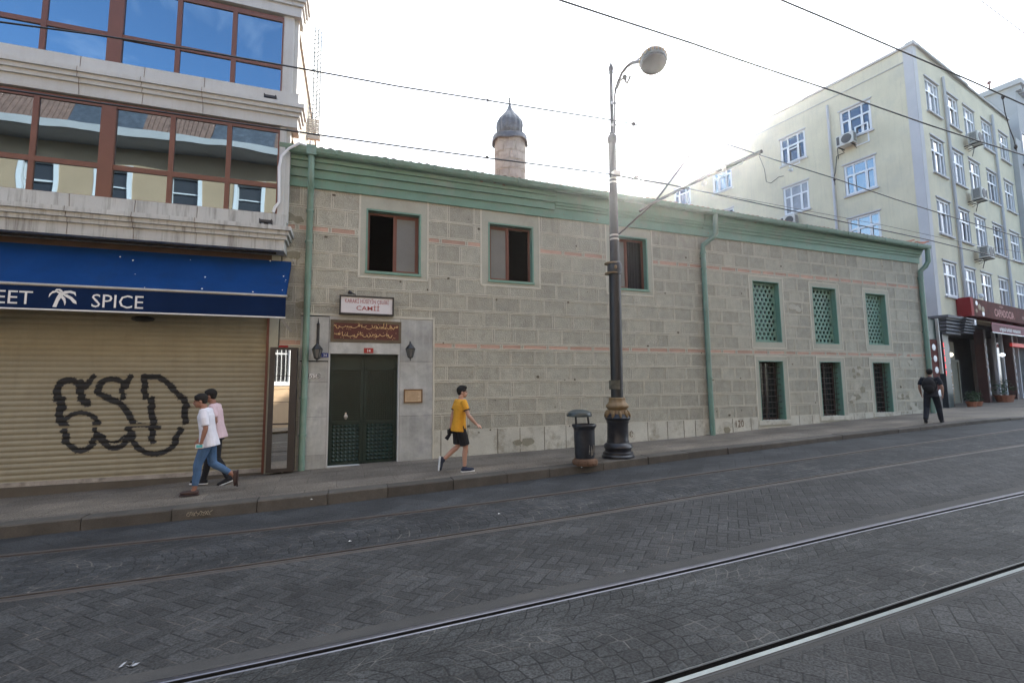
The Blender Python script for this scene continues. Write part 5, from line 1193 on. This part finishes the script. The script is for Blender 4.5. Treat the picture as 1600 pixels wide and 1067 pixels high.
for k in range(22): a = 2*math.pi*k/22; p_ = lc+rot @ Vector((RL_*1.005*math.cos(a), RL_*1.005*math.sin(a), .065)); b.ell(p_, (.03, .03, .045), 6)
lp.part('lamp_studs', b, m_gold)
# ------------------------------------------------------------------ LITTER BIN
bt, bn = hit(914, 724, ZP); bz = ZP(bt, bn); bs = RD.W(bt, bn, 0).y/FPX
bi = Thing(RD, (bt, bn, bz), 'litter_bin', 'dark metal litter bin with a domed lid beside the lamp post', 'litter bin')
b = MB(); b.lathe([(19*bs, -.02), (20*bs, .03), (19*bs, .08), (16*bs, .11), (14*bs, .12)], (bt, bn, bz), 14); bi.part('rusty_base', b, mat('rusty_concrete', (.13, .075, .045), .95, .3, 6, .2, 30, .6, 20, .02))
b = MB(); H_ = 51*bs; k = len(b.v); n_ = 32
tab = [(14.2, .10), (15.2, .2), (15.8, .5), (15.8, .62), (16.4, .66), (18.4, .69), (18.8, .715), (18, .735), (16, .735), (15.2, .70), (14.5, .30), (5, .28)]
H_ = 1.0; zt_ = RD.px(916, 663, bn)[1]-bz; f_ = zt_/.725
b.lathe([(r_*bs, z*f_) for r_, z in tab], (bt, bn, bz), 32, 0, 16, .02); bi.part('body', b, m_polem, smooth=True)
zl = RD.px(909, 650, bn)[1]-bz; zl2 = RD.px(905, 640, bn)[1]-bz; lcx, _ = RD.px(905, 645, bn)
b = MB(); b.lathe([(19*bs, zl-.005), (19.6*bs, zl+.02), (18*bs, zl+(zl2-zl)*.6), (12*bs, zl2-.01), (4*bs, zl2+.01)], (lcx, bn, bz), 24); bi.part('lid', b, mat('lid_paint', (.045, .06, .062), .35, .2, 4), smooth=True)
b = MB()
for s_ in (-1, 1): b.tube([(bt-.03+s_*11*bs, bn, bz+zt_*.9), (bt-.05+s_*10.5*bs, bn, bz+zl+.02)], .022, 8)
bi.part('lid_support', b, m_black)
b = MB(); rr = random.Random(2)
for q in range(14):
    a = -1.3+rr.uniform(-.35, .35); r_ = 15.95*bs; z0_ = bz+.16+rr.random()*.12; b.tube([(bt+r_*math.cos(a), bn+r_*math.sin(a), z0_), (bt+r_*math.cos(a), bn+r_*math.sin(a), z0_+rr.uniform(.04, .18))], .004, 4)
bi.part('scratch_marks', b, m_alu)
kx_, kn_ = hit(316, 800, lambda t, n: ZR(t)+.06)
b = MB(); b.tube([(kx_-.17+.34*q/40+.02*math.sin(q*2.3), NK-.014, ZR(kx_)+.085+.035*math.sin(q*1.35+math.sin(q*.6))) for q in range(41)], .0045, 4)
solo(RD, (kx_, NK, ZR(kx_)), 'kerb_scribble', b, mat('cream_paint_mark', (.30, .26, .19), .9), 'cream painted scribble on the kerb face below the two walking men', 'graffiti', norm=False)
# ------------------------------------------------------------------ OVERHEAD WIRES (each runs along the street at its own distance)
def wire(F_, off, pts, r_, lab, nm='overhead_wire', m_=m_black, extras=()):
    w_ = [F_.px(x, y, off) for x, y in pts]; b = MB(); b.tube([(x, off, z) for x, z in w_], r_*.8, 5)
    for (x, y, s_) in extras: u, z = F_.px(x, y, off); b.ell((u, off, z), (.035*s_, .025*s_, .03*s_), 8); b.tube([(u, off, z), (u, off, z-.12*s_)], .006, 4)
    solo(F_, (w_[0][0], off, w_[0][1]), nm, b, m_, lab, 'wire', 'overhead tram wires')
wire(RD, 5.3, [(-60, 22), (0, 35), (150, 55), (300, 78), (445, 103), (620, 135), (760, 157), (860, 173), (950, 187), (1010, 198), (1075, 212), (1140, 227), (1220, 253), (1304, 279), (1400, 312), (1500, 343), (1600, 373), (1680, 398)], .0115, 'overhead wire crossing the blue reflecting windows and passing behind the lamp post', extras=((762, 157, .6), (990, 194, 1), (1304, 281, .8)))
wire(RD, 5.0, [(-60, 130), (0, 139), (200, 168), (400, 197), (510, 213), (640, 231), (760, 247), (830, 256), (950, 272), (1037, 287), (1150, 311), (1304, 344), (1446, 374), (1600, 412), (1690, 435)], .0115, 'overhead wire passing in front of the minaret shaft and just above the mosque roof', extras=((761, 246, .6),))
wire(RD, 3.2, [(1190, -14), (1220, 0), (1320, 42), (1420, 85), (1520, 128), (1600, 164), (1700, 208)], .011, 'overhead wire highest across the top right corner')
wire(RD, 3.35, [(840, -12), (873, 0), (970, 32), (1075, 66), (1180, 102), (1300, 142), (1370, 167), (1450, 195), (1530, 221), (1600, 243), (1680, 268)], .0105, 'overhead wire entering at top centre and crossing the upper windows of the yellow block')
wire(RD, 6.2, [(960, 275), (1060, 292), (1200, 318), (1380, 352), (1500, 378), (1600, 395)], .006, 'thinnest overhead wire just above the right part of the mosque roof')
wire(RD, 3.0, [(1500, -30), (1531, 0), (1600, 52), (1660, 100)], .006, 'thin wire cutting the extreme top right corner')
u = Frame(tuple(RD.W(0, 3.2, 0)[:2]), 69.8)
b = MB(); a1 = [(1566, 150), (1570, 175), (1577, 200), (1584, 218), (1588, 236)]; b.tube([(RD.px(x, y, 3.25)[0], 3.25, RD.px(x, y, 3.25)[1]) for x, y in a1], .006, 5)
for (x, y) in ((1567, 152), (1587, 230)): q = RD.px(x, y, 3.25); b.ell((q[0], 3.25, q[1]), (.02, .02, .035), 8)
q = RD.px(1588, 236, 3.25); solo(RD, (q[0], 3.25, q[1]), 'wire_dropper', b, m_black, 'curly dropper cable linking two wires at the right edge', 'cable')
# ------------------------------------------------------------------ litter on the road
lt, ln = hit(201, 1040, zr2); b = MB(); rr = random.Random(9)
for q in range(9):
    c = Vector((lt+rr.uniform(-.05, .05), ln+rr.uniform(-.02, .02), ZR(lt)+.006+rr.random()*.012)); d1 = Vector((rr.uniform(-1, 1), rr.uniform(-1, 1), rr.uniform(-.2, .5)))*.028; d2 = Vector((rr.uniform(-1, 1), rr.uniform(-1, 1), rr.uniform(-.2, .5)))*.022
    b.quad([c-d1, c+d2, c+d1, c-d2])
solo(RD, (lt, ln, ZR(lt)), 'plastic_wrapper', b, mat('clear_plastic', (.35, .37, .4), .25, .2), 'crumpled clear plastic wrapper on the setts at lower left', 'litter', norm=False)
pcs = [(441, 739, ZP, 'white scrap on the pavement at the foot of the mirror case'), (487, 781, ZP, 'white scrap on the kerb top below the green downpipe'), (909, 731, ZP, 'pale scrap on the pavement in front of the litter bin'), (547, 846, zr2, 'tiny white scrap between the two far rails, left of centre'), (780, 803, zr2, 'tiny white scrap on the road near the kerb, behind the walking youth')]
for (x, y, zf, lab) in pcs:
    lt, ln = hit(x, y, zf); b = MB(); g_ = zf(lt, ln)+(.006 if zf is ZP else 0); b.quad([(lt-.022, ln-.01, g_+.006), (lt+.01, ln-.014, g_+.014), (lt+.024, ln+.006, g_+.005), (lt-.008, ln+.014, g_+.016)]); solo(RD, (lt, ln, g_), 'paper_scrap', b, m_white, lab, 'litter', 'scraps of paper on the road')
# ------------------------------------------------------------------ PEOPLE
def fuse(mb, vox, it=3):
    me = mb.mesh('f', [], (0, 0, 0)); fixn(me); o = bpy.data.objects.new('f', me); col.objects.link(o)
    r_ = o.modifiers.new('r', 'REMESH'); r_.mode = 'VOXEL'; r_.voxel_size = vox; r_.use_smooth_shade = True
    s_ = o.modifiers.new('s', 'SMOOTH'); s_.factor = .5; s_.iterations = it
    dg = bpy.context.evaluated_depsgraph_get(); dg.update(); res = bpy.data.meshes.new_from_object(o.evaluated_get(dg)); bpy.data.objects.remove(o); bpy.data.meshes.remove(me)
    res.polygons.foreach_set('use_smooth', [True]*len(res.polygons)); return res
V = Vector
def person(t, n, zf, az, lab, J, S, H=1.74):
    F_ = Frame(tuple(RD.W(t, n, 0)[:2]), 90); z0 = zf(t, n); T = Thing(RD, (t, n, z0), 'person', lab, 'person', rz=(math.pi/2-R_(az))-RD.rz)
    k = H/1.74; T.e.scale = (k, k, k)
    def put(name, me, m_, parent=None, label=None):
        me.materials.clear(); me.materials.append(m_); o = bpy.data.objects.new(name, me); col.objects.link(o); o.parent = parent or T.e
        if label: o['label'] = label
        return o
    side = (0, 1, 0)
    def torso(b, g=0, lo=None):
        p, c, nk = V(J['pelvis']), V(J['chest']), V(J['neck']); up_ = (c-p).normalized()
        pts = [p-up_*.08, p, p.lerp(c, .35), p.lerp(c, .75), c+up_*.02, c+up_*.09, nk-up_*.02]; rr_ = [(.150, .105), (.163, .112), (.138, .098), (.158, .112), (.175, .115), (.15, .088), (.06, .06)]
        if g and lo is not None: pts = [p-up_*lo, p-up_*lo*.4]+pts[2:]; rr_ = [(.182, .145), (.176, .138)]+rr_[2:]; rr_[2] = (.152, .112)
        b.tube(pts, [(a+g, c_+g) for a, c_ in rr_], 18, side=J.get('lat', side))
    def limb(b, pts, rs_, g=0): b.tube([V(p) for p in pts], [r_+g for r_ in rs_], 12)
    b = MB(); torso(b)
    nk = V(J['neck']); hd_ = V(J['head']); face = V(J.get('face', (1, 0, 0))).normalized(); sd = V((0, 0, 1)).cross(face).normalized(); hz = face.cross(sd)
    b.tube([nk-V((0, 0, .06)), nk+V((0, 0, .03)), hd_-V((0, 0, .05))], [.062, .054, .052], 12)
    rot_ = Matrix((face, sd, hz)).transposed()
    def hp(x, y, z): return hd_+rot_ @ V((x, y, z))
    b.ell(hp(-.012, 0, .028), (.094, .075, .088), 18, rot=rot_); b.ell(hp(.032, 0, -.035), (.062, .058, .075), 16, rot=rot_); b.ell(hp(.058, 0, -.082), (.028, .03, .026), 10, rot=rot_)
    b.ell(hp(.098, 0, -.018), (.018, .013, .024), 8, rot=rot_); b.ell(hp(.088, 0, -.055), (.014, .024, .012), 8, rot=rot_); b.ell(hp(.078, 0, .022), (.018, .05, .012), 8, rot=rot_)
    for s_ in (-1, 1): b.ell(hp(-.005, s_*.076, -.012), (.018, .010, .031), 8, rot=rot_)
    for sfx, s_ in (('L', 1), ('R', -1)):
        sh, el, wr = V(J['sh'+sfx]), V(J['el'+sfx]), V(J['wr'+sfx])
        b.tube([V(J['chest'])+V((0, s_*.06, .05)), sh, sh.lerp(el, .3), el, el.lerp(wr, .25), wr], [.055, .056, .049, .039, .041, .026], 12)
        d = V(J.get('hd'+sfx, wr-el)).normalized(); pn_ = V(J.get('pn'+sfx, (0, -s_, 0))); pn_ = (pn_-d*pn_.dot(d)).normalized(); w_ = d.cross(pn_).normalized()   # pn_: where the palm faces
        palm = wr+d*.045; b.tube([wr-d*.01, wr+d*.03, wr+d*.085], [(.026, .018), (.038, .016), (.040, .014)], 10, side=tuple(w_))
        curl = J.get('curl'+sfx, .35)
        for q in range(4):
            u_ = (-.028+.0187*q); L_ = (.062, .074, .07, .054)[q]; p0 = wr+d*.08+w_*u_; c1 = (d*math.cos(curl)+pn_*math.sin(curl)); c2 = (d*math.cos(curl*2)+pn_*math.sin(curl*2)); c3 = (d*math.cos(curl*2.9)+pn_*math.sin(curl*2.9))
            p1 = p0+c1*L_*.45; p2 = p1+c2*L_*.32; p3 = p2+c3*L_*.25; b.tube([p0-d*.02, p0, p1, p2, p3], [.0095, .0095, .009, .0085, .007], 8)
        tw = J.get('thumb'+sfx, 1)*-1; p0 = wr+d*.025+w_*(tw*.032); b.tube([p0-w_*tw*.01, p0, p0+w_*tw*.022+d*.03+pn_*.01, p0+w_*tw*.026+d*.058+pn_*.022], [.012, .0115, .0105, .008], 8)
    leg_r = [.085, .088, .078, .056, .055, .053, .036]
    def legpts(sfx):
        h, kn, an = V(J['hip'+sfx]), V(J['kn'+sfx]), V(J['an'+sfx]); bk = V((-.012, 0, 0)); return [h+V((0, 0, .06)), h, h.lerp(kn, .4), kn, kn.lerp(an, .12)+bk*.3, kn.lerp(an, .35)+bk, an]
    for sfx in 'LR':
        limb(b, legpts(sfx), leg_r); an = V(J['an'+sfx]); ft = V(J['ft'+sfx]).normalized(); b.tube([an-ft*.02, an+ft*.06-V(J.get('fdn'+sfx, (0, 0, 1)))*.03, an+ft*.15-V(J.get('fdn'+sfx, (0, 0, 1)))*.045], [.035, .034, .02], 10)
    body = put('body', fuse(b, .0085, 2), S['skin'])
    # eyes and brows
    e_ = MB(); [e_.ell(hp(.083, s_*.030, .004), (.010, .013, .006), 8, rot=rot_) for s_ in (-1, 1)]; [e_.ell(hp(.088, s_*.031, .024), (.008, .020, .004), 8, rot=rot_) for s_ in (-1, 1)]
    put('eyes', e_.mesh('eyes', []), S['hair'], body)
    h_ = MB(); st_ = S.get('style', 'crop'); g = .012
    h_.ell(hp(-.020, 0, .046), (.097+g*.6, .078+g*.5, .082+g), 18, rot=rot_); h_.ell(hp(-.05, 0, -.005), (.058, .068, .062), 14, rot=rot_)
    if st_ == 'quiff':
        h_.ell(hp(.045, 0, .098), (.055, .062, .036), 12, rot=rot_); h_.ell(hp(.0, 0, .115), (.08, .065, .033), 12, rot=rot_)
        rr = random.Random(4)
        for q in range(26): a = rr.uniform(-1, 1); u_ = rr.uniform(-.06, .09); h_.ell(hp(u_, a*.05, .118-abs(a)*.02+rr.uniform(-.008, .01)), (.02, .012, .014), 6, rot=rot_)
    else: h_.ell(hp(.025, 0, .085), (.058, .066, .036), 12, rot=rot_)
    put('hair', fuse(h_, .006, 1), S['hair'])
    # clothes
    s_b = MB(); torso(s_b, .014, S.get('hem', .10))
    for sfx, s_ in (('L', 1), ('R', -1)):
        sh, el, wr = V(J['sh'+sfx]), V(J['el'+sfx]), V(J['wr'+sfx]); f2 = S.get('sleeve', .6)
        pts = [V(J['chest'])+V((0, s_*.06, .05)), sh+V((0, 0, .004)), sh.lerp(el, .35), sh.lerp(el, min(f2, 1))]; rr_ = [.066, .069, .066, .062]
        if f2 > 1: pts += [el.lerp(wr, f2-1)]; rr_ = [.066, .066, .058, .052, .046]
        s_b.tube(pts, rr_, 12)
    rr = random.Random(J.get('seed', 1)); lat_ = V(J.get('lat', side))
    for q in range(9):     # soft folds across the cloth
        p = V(J['pelvis']).lerp(V(J['chest']), rr.uniform(-.1, .95)); a = rr.random()*6.28; c_ = p+lat_*.15*math.cos(a)+lat_.cross(V((0, 0, 1)))*.108*math.sin(a); s_b.tube([c_+V((0, 0, -.05))+lat_*rr.uniform(-.03, .03), c_, c_+V((0, 0, .06))+lat_*rr.uniform(-.04, .04)], [.006, .013, .005], 6)
    sh_o = put('shirt', fuse(s_b, .010, 2), S['shirt'])
    if S.get('trim'):
        tr = MB()
        for sfx in 'LR': sh, el = V(J['sh'+sfx]), V(J['el'+sfx]); f2 = S['sleeve']; tr.tube([sh.lerp(el, f2-.07), sh.lerp(el, f2+.01)], .066, 14)
        put('sleeve_trim', tr.mesh('trim', []), S['trim'], sh_o)
    l_b = MB(); p = V(J['pelvis']); l_b.tube([p-V((0, 0, .12)), p, p+V((0, 0, .08))], [(.158, .112), (.160, .114), (.145, .100)], 16, side=J.get('lat', side))
    for sfx in 'LR':
        q = legpts(sfx)
        if S['legs'] == 'shorts': l_b.tube([q[0], q[1], q[2], q[2].lerp(q[3], .80)], [.088, .098, .102, .100], 12)
        else:
            gg = S.get('legw', .014); last = q[5].lerp(q[6], S.get('leglen', .9)); l_b.tube([q[0], q[1], q[2], q[3], q[4], q[5], last], [.088, .094, .088+gg*.3, .062+gg, .060+gg, .056+gg, .044+gg], 12)
            kx = random.Random(7)
            for w in range(5): c_ = q[3].lerp(q[6], kx.uniform(-.1, .9)); l_b.tube([c_+V((.03, -.05, 0)), c_+V((.052, 0, kx.uniform(-.01, .02))), c_+V((.03, .05, 0))], [.004, .010, .004], 6)
    put(S['legs'] if S['legs'] == 'shorts' else 'trousers', fuse(l_b, .010, 2), S['pants'])
    for sfx in 'LR':
        an = V(J['an'+sfx]); ft = V(J['ft'+sfx]).normalized(); dn = V(J.get('fdn'+sfx, (0, 0, 1))); dn = (dn-ft*dn.dot(ft)).normalized(); lt_ = dn.cross(ft)
        s2 = MB(); o_ = an-dn*.035; s2.tube([o_-ft*.065, o_-ft*.03, o_+ft*.05, o_+ft*.12, o_+ft*.185, o_+ft*.205], [(.028, .034), (.040, .046), (.043, .045), (.047, .032), (.038, .022), (.015, .012)], 14, side=tuple(lt_))
        if S.get('shoe', 'low') == 'low': s2.tube([an+dn*.03, an-dn*.03], [.044, .05], 12)
        so_ = put('shoe', fuse(s2, .007, 1), S['shoes'])
        s3 = MB(); o2 = an-dn*.072; s3.tube([o2-ft*.075, o2-ft*.055, o2+ft*.04, o2+ft*.13, o2+ft*.20, o2+ft*.215], [(.022, .012), (.040, .013), (.042, .013), (.049, .013), (.036, .012), (.014, .010)], 14, side=tuple(lt_)); put('sole', s3.mesh('sole', []), S['sole'], so_)
    return T, body
def sk(c): return mat('skin_tone', c, .55, .06, 6, .03, 60, .05, 60)
m_hair = mat('dark_hair', (.009, .008, .007), .9, .3, 20, bump=.3, bscale=90, bdist=.01)
# young man in the mustard shirt, stepping away to the right
t_, n_ = hit(717, 737, ZP)
J = dict(pelvis=(0, 0, .93), chest=(.03, 0, 1.31), neck=(.045, 0, 1.48), head=(.075, 0, 1.605), face=(1, -.35, -.05),
         shL=(.03, .185, 1.40), elL=(-.05, .235, 1.13), wrL=(-.10, .20, .89), shR=(.04, -.185, 1.40), elR=(.10, -.26, 1.14), wrR=(.26, -.30, .96), curlL=.65, curlR=.3, hdR=(.8, -.15, -.45), hdL=(-.1, 0, -1), pnL=(0, -1, 0), pnR=(-.3, .6, -.7),
         hipL=(.0, .09, .90), knL=(.02, .10, .50), anL=(-.30, .11, .245), ftL=(-.10, 0, -1), fdnL=(1, 0, -.1), hipR=(0, -.09, .90), knR=(.11, -.09, .49), anR=(.09, -.08, .085), ftR=(1, -.1, 0), fdnR=(0, 0, 1), seed=2)
m_yel = mat('mustard_cotton', (.62, .30, .022), .9, .07, 5, .03, 80, .6, 9, .03)
m_blk = mat('black_cloth', (.012, .012, .014), .9, .2, 6, .05, 80, .2, 30, .004); m_navy = mat('navy_canvas', (.018, .025, .05), .8, .2, 8)
T1, bd1 = person(t_, n_, ZP, 62, 'young man in a mustard T-shirt and black shorts striding along the pavement', J, dict(skin=sk((.42, .24, .17)), hair=m_hair, style='quiff', shirt=m_yel, trim=m_blk, sleeve=.62, hem=.12, legs='shorts', pants=m_blk, shoes=m_navy, sole=m_white), 1.74)
# the camera in his left hand and its strap hand
def held(T, org, name, lab, cat):
    T2 = Thing(RD, (0, 0, 0), name, lab, cat); bpy.context.view_layer.update(); T2.e.location = T.e.matrix_world @ V(org) if False else (Matrix.Translation(T.e.location) @ T.e.rotation_euler.to_matrix().to_4x4() @ Matrix.Scale(T.e.scale[0], 4)) @ V(org)
    T2.e.rotation_euler = T.e.rotation_euler; T2.e.scale = T.e.scale; T2.org = (0, 0, 0); return T2
C1 = held(T1, (-.12, .17, .80), 'photo_camera', 'black camera with a long lens hanging from the young man\'s left hand', 'camera')
b = MB(); b.box(-.06, .06, -.035, .035, -.045, .045); b.box(-.03, .03, -.03, .03, .04, .065); b.box(.035, .065, -.04, .04, -.045, .045); C1.part('body', b, m_black, bevel=.008)
b = MB(); b.tube([(-.01, 0, -.04), (-.04, .01, -.09), (-.085, .02, -.155)], [.035, .037, .044], 16); C1.part('lens', b, m_blk, smooth=True)
# two men walking left past the shutter
J2 = dict(pelvis=(0, 0, .93), chest=(.06, 0, 1.31), neck=(.10, 0, 1.47), head=(.155, 0, 1.585), face=(1, .12, -.18),
          shL=(.07, .185, 1.40), elL=(.01, .235, 1.13), wrL=(.06, .24, .90), shR=(.05, -.185, 1.40), elR=(.02, -.23, 1.14), wrR=(.16, -.20, .93), curlL=.55, curlR=.4, hdL=(.15, 0, -1),
          hipL=(0, .09, .90), knL=(.13, .09, .50), anL=(.16, .09, .09), ftL=(1, 0, 0), hipR=(0, -.09, .90), knR=(-.06, -.09, .49), anR=(-.38, -.09, .28), ftR=(.0, 0, -1), fdnR=(1, 0, 0), seed=5)
m_wsh = mat('white_cotton', (.68, .68, .74), .9, .07, 5, .03, 80, .6, 9, .03); m_psh = mat('pale_pink_cotton', (.66, .50, .53), .9, .07, 5, .03, 80, .6, 9, .03)
m_jean = mat('blue_denim', (.055, .115, .22), .9, .2, 6, .1, 90, .6, 14, .02, stain=(.12, .20, .33), stscale=4, stfac=.5); m_brsh = mat('brown_leather', (.045, .025, .022), .5, .2, 8)
t_, n_ = hit(322, 771, ZP)
T2, bd2 = person(t_, n_, ZP, -112, 'man in white shirt and blue jeans walking left, nearest the kerb', J2, dict(skin=sk((.27, .13, .085)), hair=m_hair, shirt=m_wsh, sleeve=.86, hem=.13, legs='trousers', pants=m_jean, legw=.006, leglen=.72, shoes=m_brsh, sole=m_brsh, shoe='open'), 1.78)
C2 = held(T2, (.075, .245, .835), 'phone_wallet', 'white and turquoise phone held in the hand of the man in jeans', 'phone')
b = MB(); b.box(-.05, .07, -.008, .008, -.035, .035); C2.part('case', b, m_white, bevel=.004); b = MB(); b.box(-.035, .055, .009, .011, -.022, .025); C2.part('screen', b, mat('turquoise_screen', (.08, .42, .45), .3))
J3 = dict(J2); J3.update(head=(.15, 0, 1.60), face=(1, -.1, -.1), wrL=(.18, .20, .96), elL=(.0, .235, 1.14), hipL=(0, .09, .9), knL=(-.02, .09, .48), anL=(-.22, .09, .12), ftL=(.9, 0, -.35), fdnL=(.3, 0, 1), knR=(.14, -.09, .50), anR=(.20, -.09, .09), ftR=(1, 0, .05), fdnR=(0, 0, 1), seed=8)
t_, n_ = hit(336, 757, ZP)
T3, bd3 = person(t_, n_, ZP, -112, 'man in pale pink shirt and black trousers walking behind his companion', J3, dict(skin=sk((.25, .12, .08)), hair=m_hair, shirt=m_psh, sleeve=.7, hem=.10, legs='trousers', pants=m_blk, legw=.004, leglen=.95, shoes=m_blk, sole=m_white), 1.84)
# man with the backpack, walking away
J4 = dict(pelvis=(0, 0, .93), chest=(.05, 0, 1.30), neck=(.08, 0, 1.46), head=(.12, 0, 1.585), face=(1, .1, -.1),
          shL=(.05, .20, 1.40), elL=(.0, .27, 1.14), wrL=(.09, .25, .92), shR=(.05, -.20, 1.40), elR=(-.02, -.28, 1.13), wrR=(.0, -.27, .88),
          hipL=(0, .09, .90), knL=(-.02, .13, .49), anL=(-.27, .15, .13), ftL=(1, .1, -.25), fdnL=(.2, 0, 1), hipR=(0, -.09, .90), knR=(.20, -.13, .51), anR=(.26, -.16, .09), ftR=(1, -.1, 0), seed=3)
t_, n_ = hit(1459, 661, ZP)
m_drk = mat('navy_shirt_cloth', (.014, .017, .026), .9, .2, 6)
T4, bd4 = person(t_, n_, ZP, 48, 'man in dark clothes walking away past the mosque corner', J4, dict(skin=sk((.30, .17, .12)), hair=m_hair, shirt=m_drk, sleeve=.75, hem=.12, legs='trousers', pants=m_drk, legw=.02, leglen=.98, shoes=m_blk, sole=m_blk), 1.68)
C4 = held(T4, (-.16, .02, 1.02), 'backpack', 'bulky black backpack on the back of the man walking away', 'backpack')
b = MB(); b.ell((0, 0, .17), (.13, .17, .25), 18); b.ell((-.06, 0, .08), (.10, .14, .15), 14); C4.part('sack', b, m_blk, smooth=True)
b = MB(); [b.tube([(.06, s_*.11, .36), (.16, s_*.12, .42), (.29, s_*.13, .36), (.30, s_*.14, .22)], .02, 6) for s_ in (-1, 1)]; C4.part('strap', b, m_blk)

# ------------------------------------------------------------------ haze volume added to imitate lens glare round the sun
hz = MB(); hz.box(-150, 210, -110, 210, -7.5, 24)
hm = bpy.data.materials.new('glare_haze'); hm.use_nodes = True; hn = hm.node_tree; hn.nodes.clear(); ho = hn.nodes.new('ShaderNodeOutputMaterial'); hv = hn.nodes.new('ShaderNodeVolumePrincipled')
hv.inputs['Color'].default_value = (.93, .95, 1, 1); hv.inputs['Density'].default_value = .00085; hv.inputs['Anisotropy'].default_value = .91; hn.links.new(hv.outputs[0], ho.inputs['Volume'])
solo(RD, (0, 0, -7.5), 'haze', hz, hm, kind='stuff', label='thin haze added to imitate lens glare round the sun')
